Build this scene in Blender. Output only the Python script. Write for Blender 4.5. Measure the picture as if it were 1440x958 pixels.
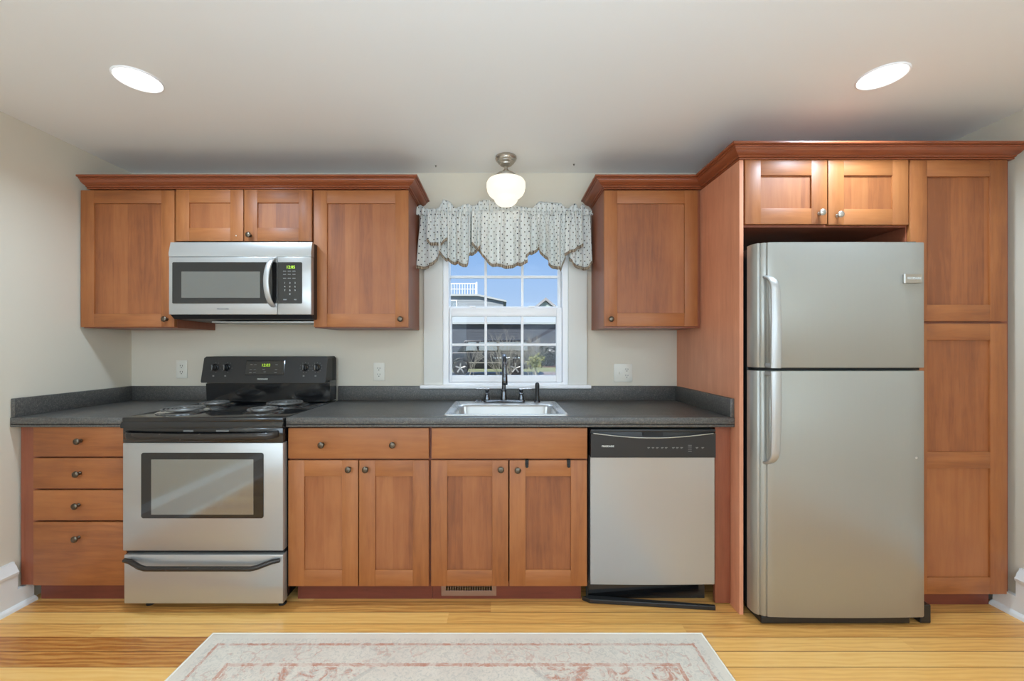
import bpy, bmesh, math, random
from mathutils import Vector, Matrix

random.seed(7)
S = bpy.context.scene
for o in list(bpy.data.objects):
    bpy.data.objects.remove(o, do_unlink=True)
COL = S.collection
PI = math.pi

# ------------------------------------------------------------------ camera, world, lights, exposure
F, CX, CY, D, H = 578.0, 704.0, 488.0, 2.6, 1.25      # focal px, vanishing point px, distance to back wall, eye height
cam_d = bpy.data.cameras.new('camera')
cam = bpy.data.objects.new('camera', cam_d)
COL.objects.link(cam)
cam.location = (0, -D, H)
cam.rotation_euler = (PI / 2, 0, 0)
cam_d.sensor_width = 36
cam_d.lens = 36 * F / 1440
cam_d.shift_x = (720 - CX) / 1440
cam_d.shift_y = (CY - 479) / 1440
cam_d.clip_start = 0.02
cam_d.clip_end = 400
S.camera = cam

S.view_settings.view_transform = 'Standard'
S.view_settings.look = 'None'
S.view_settings.exposure = 0.0
S.view_settings.gamma = 1.0
S.view_settings.use_curve_mapping = False
S.cycles.use_denoising = True
S.cycles.max_bounces = 10
S.cycles.diffuse_bounces = 6
S.cycles.glossy_bounces = 5
S.cycles.transparent_max_bounces = 16
S.cycles.caustics_reflective = False
S.cycles.caustics_refractive = False
S.cycles.sample_clamp_indirect = 6


def lin(r, g, b):
    f = lambda c: (c / 255 / 12.92) if c / 255 <= 0.04045 else ((c / 255 + 0.055) / 1.055) ** 2.4
    return (f(r), f(g), f(b), 1)


w = bpy.data.worlds.new('sky')
S.world = w
w.use_nodes = True
wt = w.node_tree
wt.nodes.clear()
wo = wt.nodes.new('ShaderNodeOutputWorld')
bg = wt.nodes.new('ShaderNodeBackground')
tc = wt.nodes.new('ShaderNodeTexCoord')
sx = wt.nodes.new('ShaderNodeSeparateXYZ')
cr = wt.nodes.new('ShaderNodeValToRGB')
cr.color_ramp.elements[0].position = 0.0
cr.color_ramp.elements[0].color = lin(196, 222, 250)
cr.color_ramp.elements[1].position = 0.3
cr.color_ramp.elements[1].color = lin(120, 172, 236)
wt.links.new(tc.outputs['Generated'], sx.inputs[0])
wt.links.new(sx.outputs['Z'], cr.inputs[0])
wt.links.new(cr.outputs[0], bg.inputs['Color'])
bg.inputs['Strength'].default_value = 1.0
wt.links.new(bg.outputs[0], wo.inputs[0])


def lamp(name, kind, loc, power, color=(1, 1, 1), rot=(0, 0, 0), size=0.1, size_y=None, spread=None):
    d = bpy.data.lights.new(name, kind)
    d.energy = power
    d.color = color
    if kind == 'AREA':
        d.shape = 'RECTANGLE' if size_y else 'DISK'
        d.size = size
        if size_y:
            d.size_y = size_y
        if spread:
            d.spread = spread
    elif kind == 'POINT':
        d.shadow_soft_size = size
    o = bpy.data.objects.new(name, d)
    COL.objects.link(o)
    o.location = loc
    o.rotation_euler = rot
    return o


WARM = (0.62, 0.82, 1.02)
FILL_COOL = (0.60, 0.80, 1.0)
REAR = -5.2
CEIL = 2.35
RECESSED = [(-1.49, -0.91), (1.55, -0.93)]
for i, (x, y) in enumerate(RECESSED):
    lamp('ceiling_area_light', 'AREA', (x, y, CEIL - 0.02), 13, WARM, (0, 0, 0), 0.14, spread=math.radians(150))
for x in (-1.4, 1.4):
    for y in (-2.9, -4.4):
        lamp('ceiling_area_light', 'AREA', (x, y, CEIL - 0.02), 8, WARM, (0, 0, 0), 0.14)  # added ceiling fill behind the viewer, no fixtures there
for x in (-1.2, 1.0):                                   # added fill on the solid rear wall, standing in for window daylight
    lamp('rear_fill', 'AREA', (x, REAR + 0.06, 1.35), 30, FILL_COOL, (PI / 2, 0, 0), 1.1, 1.5)
for x in (-1.95, 1.95):                                 # added fill points behind the viewer, where no lamp is known
    lamp('side_fill_point', 'POINT', (x, -3.9, 1.55), 28, WARM, size=0.12)
lamp('ceiling_fill', 'AREA', (0.1, -2.95, 1.1), 38, WARM, (PI, 0, 0), 0.4)   # added fill thrown up at the ceiling, with no lamp standing there
lamp('window_fill', 'AREA', (0.03, 0.95, 2.45), 24, (0.72, 0.86, 1.0), (math.radians(-48), 0, 0), 1.3, 0.6)   # added fill outside, out of view, strengthening the window's daylight
sun_d = bpy.data.lights.new('sun', 'SUN')
sun_d.energy = 6.0
sun_d.angle = 0.01
sun_d.color = (1, 0.96, 0.9)
sun = bpy.data.objects.new('sun', sun_d)
COL.objects.link(sun)
sun.rotation_euler = (math.radians(50), 0, math.radians(-28))


# ------------------------------------------------------------------ measuring: pixel of the photo at a known depth -> metres
def sc(Y):
    return F / (Y + D)


def X(px, Y):
    return (px - CX) / sc(Y)


def Z(py, Y):
    return H - (py - CY) / sc(Y)


# ------------------------------------------------------------------ mesh builder
class MB:
    def __init__(s):
        s.bm = bmesh.new()
        s.uv = None

    def box(s, x0, x1, y0, y1, z0, z1, bev=0.0, mi=0, seg=2):
        if x1 < x0: x0, x1 = x1, x0
        if y1 < y0: y0, y1 = y1, y0
        if z1 < z0: z0, z1 = z1, z0
        v = [s.bm.verts.new(p) for p in ((x0, y0, z0), (x1, y0, z0), (x1, y1, z0), (x0, y1, z0), (x0, y0, z1), (x1, y0, z1), (x1, y1, z1), (x0, y1, z1))]
        fs = [s.bm.faces.new([v[i] for i in q]) for q in ((3, 2, 1, 0), (4, 5, 6, 7), (0, 1, 5, 4), (1, 2, 6, 5), (2, 3, 7, 6), (3, 0, 4, 7))]
        for f in fs:
            f.material_index = mi
        if bev > 0:
            es = list({e for f in fs for e in f.edges})
            r = bmesh.ops.bevel(s.bm, geom=es, offset=bev, offset_type='OFFSET', segments=seg, profile=0.5, affect='EDGES', clamp_overlap=True)
            for f in r['faces']:
                f.material_index = mi
        return s

    def prism(s, poly, axis, a0, a1, mi=0, bev=0.0):
        """polygon extruded along an axis: axis x -> poly=(y,z); y -> (x,z); z -> (x,y)"""
        def P(p, a):
            return {'x': (a, p[0], p[1]), 'y': (p[0], a, p[1]), 'z': (p[0], p[1], a)}[axis]
        va = [s.bm.verts.new(P(p, a0)) for p in poly]
        vb = [s.bm.verts.new(P(p, a1)) for p in poly]
        n = len(poly)
        fs = [s.bm.faces.new(va), s.bm.faces.new(vb[::-1])]
        for i in range(n):
            fs.append(s.bm.faces.new([va[i], vb[i], vb[(i + 1) % n], va[(i + 1) % n]]))
        bmesh.ops.recalc_face_normals(s.bm, faces=fs)
        for f in fs:
            f.material_index = mi
        if bev > 0:
            es = [e for e in set(fs[0].edges) | set(fs[1].edges)]
            r = bmesh.ops.bevel(s.bm, geom=es, offset=bev, offset_type='OFFSET', segments=2, profile=0.5, affect='EDGES', clamp_overlap=True)
            for f in r['faces']:
                f.material_index = mi
        return s

    def loops(s, rings, mi=0, cap0=False, cap1=False, closed=True):
        vs = [[s.bm.verts.new(p) for p in r] for r in rings]
        fs = []
        n = len(vs[0])
        for a, b in zip(vs, vs[1:]):
            for i in range(n if closed else n - 1):
                j = (i + 1) % n
                try:
                    fs.append(s.bm.faces.new([a[i], a[j], b[j], b[i]]))
                except ValueError:
                    pass
        if cap0: fs.append(s.bm.faces.new(vs[0][::-1]))
        if cap1: fs.append(s.bm.faces.new(vs[-1]))
        bmesh.ops.recalc_face_normals(s.bm, faces=fs)
        for f in fs:
            f.material_index = mi
        return s

    def lathe(s, prof, c=(0, 0, 0), axis='z', seg=32, mi=0, cap0=True, cap1=True):
        """prof=(radius, along); axis 'z' up, 'y' = towards the room (-Y)"""
        rings = []
        for r, a in prof:
            ring = []
            for i in range(seg):
                t = 2 * PI * i / seg
                if axis == 'z': p = (c[0] + r * math.cos(t), c[1] + r * math.sin(t), c[2] + a)
                elif axis == 'y': p = (c[0] + r * math.cos(t), c[1] - a, c[2] + r * math.sin(t))
                else: p = (c[0] + a, c[1] + r * math.cos(t), c[2] + r * math.sin(t))
                ring.append(p)
            rings.append(ring)
        return s.loops(rings, mi, cap0, cap1)

    def tube(s, pts, r, seg=10, mi=0, flat=1.0):
        pts = [Vector(p) for p in pts]
        rs = r if isinstance(r, (list, tuple)) else [r] * len(pts)
        rings = []
        ref = Vector((0, 0, 1))
        t0 = (pts[1] - pts[0]).normalized()
        if abs(t0.dot(ref)) > 0.9: ref = Vector((1, 0, 0))
        n = (ref - t0 * ref.dot(t0)).normalized()
        for i, p in enumerate(pts):
            t = (pts[min(i + 1, len(pts) - 1)] - pts[max(i - 1, 0)]).normalized()
            n = (n - t * n.dot(t)).normalized()
            b = t.cross(n)
            rings.append([p + (n * math.cos(2 * PI * k / seg) + b * (flat * math.sin(2 * PI * k / seg))) * rs[i] for k in range(seg)])
        return s.loops(rings, mi, True, True)

    def ribbon(s, pts, width, thick, wdir, mi=0):
        """flat strap: cross-section width along wdir, thickness normal to path"""
        pts = [Vector(p) for p in pts]
        wd = Vector(wdir).normalized()
        rings = []
        for i, p in enumerate(pts):
            t = (pts[min(i + 1, len(pts) - 1)] - pts[max(i - 1, 0)]).normalized()
            n = t.cross(wd).normalized()
            ws = width[i] if isinstance(width, (list, tuple)) else width
            ring = []
            for k in range(12):
                a = 2 * PI * k / 12
                ca, sa = math.cos(a), math.sin(a)
                e = 0.45
                u = math.copysign(abs(ca) ** e, ca) * ws / 2
                v = math.copysign(abs(sa) ** 0.8, sa) * thick / 2
                ring.append(p + wd * u + n * v)
            rings.append(ring)
        return s.loops(rings, mi, True, True)

    def sweep(s, prof, path, mi=0):
        """profile (outward, z) along a plan path, mitred; outward = right of the direction"""
        n = len(path)
        dirs = [(Vector(path[i + 1]) - Vector(path[i])).normalized() for i in range(n - 1)]
        rings = []
        for i in range(n):
            d0 = dirs[max(i - 1, 0)]
            d1 = dirs[min(i, n - 2)]
            n0 = Vector((d0.y, -d0.x))
            n1 = Vector((d1.y, -d1.x))
            m = (n0 + n1)
            m = m / max(m.dot(n0), 1e-6) if i not in (0, n - 1) else n0
            rings.append([(path[i][0] + m.x * o, path[i][1] + m.y * o, z) for o, z in prof])
        return s.loops(rings, mi, True, True)

    def build(s, name, mats, parent=None, smooth=None, bev=None):
        me = bpy.data.meshes.new(name)
        org = ORG.get(parent.name, Vector((0, 0, 0))) if parent else Vector((0, 0, 0))
        for v in s.bm.verts:
            v.co -= org
        s.bm.normal_update()
        s.bm.to_mesh(me)
        s.bm.free()
        for m in (mats if isinstance(mats, (list, tuple)) else [mats]):
            me.materials.append(m)
        if smooth:
            me.shade_smooth()
            me.set_sharp_from_angle(angle=math.radians(smooth))
        o = bpy.data.objects.new(name, me)
        COL.objects.link(o)
        if parent:
            o.parent = parent
            ORG[o.name] = org
        return o


ORG = {}


def tag(o, label=None, cat=None, group=None, kind=None):
    if label: o['label'] = label
    if cat: o['category'] = cat
    if group: o['group'] = group
    if kind: o['kind'] = kind
    return o


def thing(name, loc, label, cat, group=None):
    o = bpy.data.objects.new(name, None)
    o.empty_display_size = 0.1
    COL.objects.link(o)
    o.location = loc
    ORG[o.name] = Vector(loc)
    return tag(o, label, cat, group)


def struct(o, label=None):
    return tag(o, label, None, None, 'structure')


def rrect(cx, cy, hw, hd, r, z, n=6):
    pts = []
    for qx, qy, a0 in ((1, 1, 0), (-1, 1, PI / 2), (-1, -1, PI), (1, -1, 1.5 * PI)):
        for k in range(n + 1):
            a = a0 + PI / 2 * k / n
            pts.append((cx + qx * (hw - r) + r * math.cos(a), cy + qy * (hd - r) + r * math.sin(a), z))
    return pts


def rrect2(x0, x1, z0, z1, r, n=5):
    return [(p[0], p[1]) for p in rrect((x0 + x1) / 2, (z0 + z1) / 2, (x1 - x0) / 2, (z1 - z0) / 2, r, 0, n)]


def text(name, body, size, loc, mat, parent, align='CENTER', bold=0.0, rx=PI / 2, sx_=1.0):
    c = bpy.data.curves.new(name, 'FONT')
    c.body = body
    c.size = size
    c.align_x = align
    c.align_y = 'CENTER'
    c.extrude = 0.0003
    c.offset = bold
    o = bpy.data.objects.new(name, c)
    COL.objects.link(o)
    bpy.context.view_layer.update()
    me = bpy.data.meshes.new_from_object(o.evaluated_get(bpy.context.evaluated_depsgraph_get()))
    bpy.data.objects.remove(o, do_unlink=True)
    me.transform(Matrix.Translation(Vector(loc) - ORG[parent.name]) @ Matrix.Rotation(rx, 4, 'X') @ Matrix.Diagonal((sx_, 1, 1, 1)))
    me.materials.clear()
    me.materials.append(mat)
    t = bpy.data.objects.new(name, me)
    COL.objects.link(t)
    t.parent = parent
    ORG[t.name] = ORG[parent.name]
    return t


# ------------------------------------------------------------------ materials
class NT:
    def __init__(s, name):
        s.m = bpy.data.materials.new(name)
        s.m.use_nodes = True
        s.t = s.m.node_tree
        s.p = s.t.nodes['Principled BSDF']
        s.out = s.t.nodes['Material Output']

    def n(s, kind, **kw):
        nd = s.t.nodes.new(kind)
        for k, v in kw.items():
            if k.startswith('i_'):
                key = k[2:].replace('_', ' ')
                nd.inputs[int(key) if key.isdigit() else key].default_value = v
            else:
                setattr(nd, k, v)
        return nd

    def l(s, a, b):
        s.t.links.new(a, b)

    def math(s, op, a, b=None, c=None, clamp=False):
        nd = s.n('ShaderNodeMath', operation=op)
        nd.use_clamp = clamp
        for i, v in enumerate((a, b, c)):
            if v is None: continue
            if isinstance(v, (int, float)): nd.inputs[i].default_value = v
            else: s.l(v, nd.inputs[i])
        return nd.outputs[0]

    def mix(s, fac, a, b, blend='MIX'):
        nd = s.n('ShaderNodeMix', data_type='RGBA', blend_type=blend)
        for sock, v in ((nd.inputs[0], fac), (nd.inputs[6], a), (nd.inputs[7], b)):
            if isinstance(v, (int, float)): sock.default_value = v
            elif isinstance(v, (tuple, list)): sock.default_value = v
            else: s.l(v, sock)
        return nd.outputs[2]

    def ramp(s, fac, stops, interp='LINEAR'):
        nd = s.n('ShaderNodeValToRGB')
        cr = nd.color_ramp
        cr.interpolation = interp
        while len(cr.elements) < len(stops): cr.elements.new(0.5)
        for e, (p, c) in zip(cr.elements, stops):
            e.position = p
            e.color = c if len(c) == 4 else (*c, 1)
        s.l(fac, nd.inputs[0])
        return nd.outputs[0]

    def coord(s, scale=(1, 1, 1), kind='Object', rand=0.0, rot=(0, 0, 0)):
        tcn = s.n('ShaderNodeTexCoord')
        mp = s.n('ShaderNodeMapping')
        mp.inputs['Scale'].default_value = scale
        mp.inputs['Rotation'].default_value = rot
        src = tcn.outputs[kind]
        if rand:
            oi = s.n('ShaderNodeObjectInfo')
            va = s.n('ShaderNodeVectorMath', operation='ADD')
            mul = s.math('MULTIPLY', oi.outputs['Random'], rand)
            s.l(src, va.inputs[0])
            s.l(mul, va.inputs[1])
            src = va.outputs[0]
        s.l(src, mp.inputs[0])
        return mp.outputs[0]

    def noise(s, vec, scale, detail=4, rough=0.5, dist=0.0):
        nd = s.n('ShaderNodeTexNoise', i_Scale=scale, i_Detail=detail, i_Roughness=rough, i_Distortion=dist)
        s.l(vec, nd.inputs['Vector'])
        return nd.outputs[0]

    def bump(s, h, strength=0.1, dist=0.01):
        nd = s.n('ShaderNodeBump', i_Strength=strength, i_Distance=dist)
        s.l(h, nd.inputs['Height'])
        s.l(nd.outputs[0], s.p.inputs['Normal'])

    def set(s, **kw):
        for k, v in kw.items():
            key = k.replace('_', ' ')
            s.p.inputs[key].default_value = v
        return s


def plain(name, col, rough=0.5, metal=0.0, **kw):
    t = NT(name)
    t.set(Base_Color=col, Roughness=rough, Metallic=metal, **kw)
    nz = t.noise(t.coord(), 40, 3)
    t.l(t.math('MULTIPLY_ADD', nz, 0.12, rough - 0.06), t.p.inputs['Roughness'])
    return t.m


def emit(name, col, st):
    t = NT(name)
    t.set(Base_Color=col, Emission_Color=col, Emission_Strength=st, Roughness=0.4)
    return t.m


def wood(name, axis, light, mid, dark, red=None, staves=False, rough=0.5):
    """axis = the direction the grain runs"""
    t = NT(name)
    st = {'z': (1, 1, 0.09), 'x': (0.09, 1, 1), 'xy': (0.12, 0.12, 1)}[axis]
    v = t.coord(st, rand=13.0)
    vb = t.coord((1, 1, 1), rand=7.0)
    g = t.noise(v, 55, 6, 0.62, 0.6)
    b = t.noise(v, 9, 3, 0.5, 1.2)
    blot = t.noise(vb, 4.0, 3, 0.55)
    f = t.math('ADD', t.math('MULTIPLY', g, 0.45), t.math('MULTIPLY', b, 0.35))
    f = t.math('ADD', f, t.math('MULTIPLY', blot, 0.32))
    if staves:
        sp = t.n('ShaderNodeSeparateXYZ')
        t.l(vb, sp.inputs[0])
        wn = t.n('ShaderNodeTexWhiteNoise', noise_dimensions='1D')
        t.l(t.math('FLOOR', t.math('MULTIPLY', sp.outputs['X'], 13.0)), wn.inputs['W'])
        f = t.math('ADD', f, t.math('MULTIPLY_ADD', wn.outputs[0], 0.22, -0.11))
    oi = t.n('ShaderNodeObjectInfo')
    f = t.math('ADD', f, t.math('MULTIPLY_ADD', oi.outputs['Random'], 0.14, -0.07))
    c = t.ramp(f, [(0.36, dark), (0.54, mid), (0.76, light)])
    t.l(c, t.p.inputs['Base Color'])
    t.l(t.math('MULTIPLY_ADD', g, 0.12, rough - 0.06), t.p.inputs['Roughness'])
    t.set(Coat_Weight=0.06, Coat_Roughness=0.3)
    t.bump(g, 0.06, 0.002)
    return t.m


WL, WM, WD = lin(168, 106, 58), lin(152, 91, 47), lin(127, 72, 37)
M = {}
M['wood_v'] = wood('maple_vertical', 'z', WL, WM, WD)
M['wood_h'] = wood('maple_horizontal', 'x', WL, WM, WD)
M['wood_p'] = wood('maple_panel', 'z', lin(162, 101, 57), lin(147, 86, 46), lin(122, 68, 36), staves=True)
M['wood_side'] = wood('maple_veneer_side', 'z', lin(148, 88, 62), lin(136, 76, 53), lin(120, 64, 43), rough=0.4)
M['wood_panel_lit'] = wood('maple_veneer_lit', 'z', lin(222, 154, 120), lin(208, 140, 107), lin(192, 124, 94), rough=0.4)  # veneer lightened to hold the window's glare in its colour
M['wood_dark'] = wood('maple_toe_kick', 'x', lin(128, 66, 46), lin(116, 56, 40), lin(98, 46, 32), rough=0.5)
M['wood_crown'] = wood('maple_crown', 'xy', lin(148, 82, 50), lin(136, 72, 42), lin(122, 62, 37), rough=0.34)
M['wood_crown_y'] = M['wood_crown']
M['inside'] = plain('cabinet_interior', lin(196, 176, 140), 0.6)


def steel(name, col, axis='x', rough=0.3, aniso=0.5):
    t = NT(name)
    sv = {'x': (0.2, 30, 30), 'z': (30, 30, 0.2)}[axis]
    g = t.noise(t.coord(sv, rand=3), 9, 3, 0.6)
    big = t.noise(t.coord((1, 1, 1), rand=5), 2.2, 3)
    c = t.mix(t.math('MULTIPLY', g, 0.10), col, tuple(x * 0.7 for x in col[:3]) + (1,))
    t.l(c, t.p.inputs['Base Color'])
    t.set(Metallic=0.6, Anisotropic=aniso)
    t.l(t.math('ADD', t.math('MULTIPLY_ADD', g, 0.02, rough - 0.03), t.math('MULTIPLY_ADD', big, 0.1, -0.05)), t.p.inputs['Roughness'])
    return t.m


M['steel'] = steel('brushed_stainless', lin(180, 179, 176), 'x', 0.33)
M['steel_dw'] = steel('dishwasher_stainless', lin(176, 176, 175), 'z', 0.32, 0.0)
M['steel_f'] = steel('satin_stainless', lin(166, 165, 158), 'z', 0.36, 0.3)
M['steel_sink'] = steel('sink_stainless', lin(196, 196, 193), 'x', 0.28, 0.2)
M['handle'] = steel('handle_metal', lin(178, 177, 174), 'z', 0.36, 0.0)
M['chrome'] = plain('bright_chrome', lin(225, 226, 228), 0.1, 1.0)
M['dark_chrome'] = plain('dark_chrome', lin(96, 98, 102), 0.17, 1.0)
M['nickel'] = plain('brushed_nickel', lin(182, 175, 164), 0.36, 0.9)
M['pewter'] = plain('aged_pewter', lin(104, 94, 82), 0.33, 1.0)
M['black_gloss'] = plain('black_enamel', lin(22, 22, 23), 0.14, 0.0, Coat_Weight=0.4)
M['black'] = plain('black_plastic', lin(30, 30, 31), 0.38)
M['black_matte'] = plain('black_matte', lin(16, 16, 17), 0.6)
M['bronze'] = plain('dark_bronze_handle', lin(48, 43, 39), 0.25, 0.3)
M['glass_black'] = plain('black_oven_glass', lin(26, 26, 26), 0.1, 0.0, Coat_Weight=0.5, Coat_Roughness=0.03)
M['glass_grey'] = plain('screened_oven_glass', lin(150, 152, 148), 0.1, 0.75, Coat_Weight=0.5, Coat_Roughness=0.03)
M['glass_mesh'] = plain('meshed_microwave_glass', lin(126, 127, 124), 0.12, 0.7, Coat_Weight=0.5, Coat_Roughness=0.03)
M['coil'] = plain('burner_coil', lin(120, 118, 114), 0.4, 0.6)
M['white_ink'] = plain('white_print', lin(205, 205, 200), 0.5)
M['grey_ink'] = plain('grey_print', lin(120, 120, 118), 0.5)
M['led'] = emit('green_display', lin(170, 215, 50), 0.8)
M['trim_white'] = plain('white_trim_paint', lin(226, 225, 222), 0.35)
M['casing'] = plain('window_casing_paint', lin(214, 212, 205), 0.4)
M['vinyl'] = plain('white_vinyl', lin(240, 240, 242), 0.35)
M['outlet'] = plain('outlet_plastic', lin(222, 218, 206), 0.35)
M['outlet_dark'] = plain('outlet_slot', lin(60, 56, 50), 0.6)
M['tan_metal'] = plain('register_paint', lin(150, 118, 98), 0.45, 0.2)


def wall_mat(name, col):
    t = NT(name)
    nz = t.noise(t.coord(), 1.3, 3)
    fine = t.noise(t.coord(), 160, 3)
    c = t.mix(nz, col, tuple(x * 0.95 for x in col[:3]) + (1,))
    t.l(c, t.p.inputs['Base Color'])
    t.set(Roughness=0.62)
    t.bump(fine, 0.05, 0.002)
    return t.m


M['wall'] = wall_mat('wall_paint', lin(214, 205, 188))
M['ceiling'] = wall_mat('ceiling_paint', lin(238, 238, 236))

# counter: dark speckled laminate
t = NT('charcoal_laminate')
v = t.coord()
n1 = t.noise(v, 260, 2, 0.6)
n2 = t.noise(v, 90, 3, 0.7)
n3 = t.noise(v, 3.0, 3)
f = t.math('ADD', t.math('MULTIPLY', n1, 0.6), t.math('MULTIPLY', n2, 0.4))
c = t.ramp(f, [(0.36, lin(50, 48, 46)), (0.5, lin(74, 72, 69)), (0.6, lin(92, 89, 84)), (0.7, lin(138, 130, 116))])
t.l(c, t.p.inputs['Base Color'])
t.l(t.math('MULTIPLY_ADD', n3, 0.16, 0.36), t.p.inputs['Roughness'])
t.set(Specular_IOR_Level=0.8)
M['counter'] = t.m

# floor: pine strips along X
t = NT('pine_strip_floor')
tcn = t.n('ShaderNodeTexCoord')
sp = t.n('ShaderNodeSeparateXYZ')
t.l(tcn.outputs['Object'], sp.inputs[0])
PWID = 0.083
row = t.math('FLOOR', t.math('DIVIDE', sp.outputs['Y'], PWID))
fr = t.math('FRACT', t.math('DIVIDE', sp.outputs['Y'], PWID))
wn = t.n('ShaderNodeTexWhiteNoise', noise_dimensions='1D')
t.l(row, wn.inputs['W'])
xs = t.math('MULTIPLY_ADD', wn.outputs[0], 17.3, sp.outputs['X'])
seg = t.math('FLOOR', t.math('DIVIDE', xs, 2.6))
wn2 = t.n('ShaderNodeTexWhiteNoise', noise_dimensions='2D')
cb = t.n('ShaderNodeCombineXYZ')
t.l(row, cb.inputs[0]); t.l(seg, cb.inputs[1])
t.l(cb.outputs[0], wn2.inputs['Vector'])
cv = t.n('ShaderNodeCombineXYZ')
t.l(t.math('MULTIPLY_ADD', wn2.outputs[0], 30.0, t.math('MULTIPLY', xs, 0.16)), cv.inputs[0])
t.l(t.math('MULTIPLY_ADD', wn2.outputs[0], 5.0, sp.outputs['Y']), cv.inputs[1])
wv = t.n('ShaderNodeTexWave', wave_type='BANDS', bands_direction='Y', i_Scale=14.0, i_Distortion=7.0, i_Detail=2.0)
wv.inputs['Detail Scale'].default_value = 1.6
t.l(cv.outputs[0], wv.inputs['Vector'])
cv2 = t.n('ShaderNodeCombineXYZ')
t.l(t.math('MULTIPLY', xs, 0.05), cv2.inputs[0])
t.l(sp.outputs['Y'], cv2.inputs[1])
fine = t.noise(cv2.outputs[0], 120, 5, 0.6)
tone = t.math('ADD', t.math('MULTIPLY', wv.outputs['Fac'], 0.15), t.math('MULTIPLY', fine, 0.36))
tone = t.math('ADD', tone, t.math('MULTIPLY', wn2.outputs[0], 0.62))
c = t.ramp(tone, [(0.24, lin(166, 100, 44)), (0.48, lin(212, 152, 80)), (0.72, lin(232, 178, 100)), (0.98, lin(240, 194, 120))])
gap = t.math('LESS_THAN', t.math('MINIMUM', fr, t.math('SUBTRACT', 1.0, fr)), 0.02)
c = t.mix(gap, c, lin(128, 80, 38))
t.l(c, t.p.inputs['Base Color'])
t.l(t.math('MULTIPLY_ADD', fine, 0.16, 0.24), t.p.inputs['Roughness'])
t.set(Coat_Weight=0.15, Coat_Roughness=0.2)
M['floor'] = t.m

# rug: faded ivory with rust borders (object coordinates, centre of the rug at the origin)
RW, RL = 2.11, 3.0
t = NT('faded_rug')
tcn = t.n('ShaderNodeTexCoord')
sp = t.n('ShaderNodeSeparateXYZ')
t.l(tcn.outputs['Object'], sp.inputs[0])
ax = t.math('ABSOLUTE', sp.outputs['X'])
ay = t.math('ABSOLUTE', sp.outputs['Y'])
ed = t.math('MINIMUM', t.math('SUBTRACT', RW / 2, ax), t.math('SUBTRACT', RL / 2, ay))
vv = t.coord()
nb = t.noise(vv, 16, 5, 0.65, 1.5)
nm = t.noise(vv, 46, 5, 0.7, 2.0)
ns = t.noise(vv, 6, 4, 0.6)
nf = t.noise(vv, 220, 2)
edw = t.math('ADD', ed, t.math('MULTIPLY_ADD', nm, 0.02, -0.01))


def band(a, b, src):
    return t.math('MULTIPLY', t.math('GREATER_THAN', src, a), t.math('LESS_THAN', src, b))


ivory, rust, sand, grey = lin(238, 228, 212), lin(206, 140, 114), lin(226, 210, 190), lin(202, 196, 184)
c = t.mix(t.ramp(ns, [(0.35, (0, 0, 0)), (0.65, (1, 1, 1))]), ivory, lin(232, 220, 204))
# border flowers: irregular rosettes, worn in places
vo = t.n('ShaderNodeTexVoronoi', feature='F1', i_Scale=13.0)
va3 = t.n('ShaderNodeVectorMath', operation='ADD')
nv = t.n('ShaderNodeTexNoise', i_Scale=22.0, i_Detail=3.0)
t.l(vv, nv.inputs['Vector'])
vm3 = t.n('ShaderNodeVectorMath', operation='SCALE')
vm3.inputs['Scale'].default_value = 0.11
t.l(nv.outputs['Color'], vm3.inputs[0])
t.l(vv, va3.inputs[0]); t.l(vm3.outputs[0], va3.inputs[1])
t.l(va3.outputs[0], vo.inputs['Vector'])
ros = t.math('MULTIPLY', t.math('LESS_THAN', t.math('ABSOLUTE', t.math('SUBTRACT', vo.outputs['Distance'], 0.40)), 0.05), band(0.075, 0.16, ed))
ros = t.math('MULTIPLY', ros, t.ramp(nb, [(0.4, (0.1, 0.1, 0.1)), (0.6, (0.8, 0.8, 0.8))]))
c = t.mix(t.math('MULTIPLY', ros, 0.55), c, rust)
c = t.mix(t.math('MULTIPLY', band(0.03, 0.165, ed), t.ramp(nm, [(0.46, (0, 0, 0)), (0.62, (0.6, 0.6, 0.6))])), c, grey)
fade = t.ramp(nb, [(0.36, (0.1, 0.1, 0.1)), (0.62, (0.9, 0.9, 0.9))])
for a, b in ((0.058, 0.07), (0.166, 0.182)):
    c = t.mix(t.math('MULTIPLY', band(a, b, edw), fade), c, rust)
fld = t.math('GREATER_THAN', ed, 0.185)
# field: sprays in the corners outside a pale central diamond
dia = t.math('ADD', t.math('MULTIPLY', ax, 0.95), t.math('MULTIPLY', t.math('SUBTRACT', RL / 2, ay), -0.9))
corner = t.math('MULTIPLY', fld, t.math('GREATER_THAN', t.math('ADD', dia, t.math('MULTIPLY_ADD', nm, 0.06, -0.03)), 0.12))
c = t.mix(t.math('MULTIPLY', corner, t.ramp(nb, [(0.48, (0, 0, 0)), (0.6, (0.9, 0.9, 0.9))])), c, rust)
c = t.mix(t.math('MULTIPLY', fld, t.ramp(nm, [(0.48, (0, 0, 0)), (0.64, (0.75, 0.75, 0.75))])), c, grey)
lined = t.math('MULTIPLY', fld, t.math('LESS_THAN', t.math('ABSOLUTE', t.math('SUBTRACT', dia, 0.12)), 0.012))
c = t.mix(t.math('MULTIPLY', lined, 0.5), c, grey)
med = t.math('ADD', t.math('MULTIPLY', ax, 1.0), t.math('ABSOLUTE', t.math('SUBTRACT', t.math('SUBTRACT', RL / 2, ay), 0.44)))
medm = t.math('LESS_THAN', t.math('ADD', med, t.math('MULTIPLY_ADD', nm, 0.1, -0.05)), 0.16)
c = t.mix(t.math('MULTIPLY', medm, 0.45), c, lin(176, 170, 164))
c = t.mix(t.math('MULTIPLY', nf, 0.12), c, lin(150, 140, 130))
t.l(c, t.p.inputs['Base Color'])
t.set(Roughness=0.95, Specular_IOR_Level=0.1)
t.bump(nf, 0.3, 0.003)
M['rug'] = t.m
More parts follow.
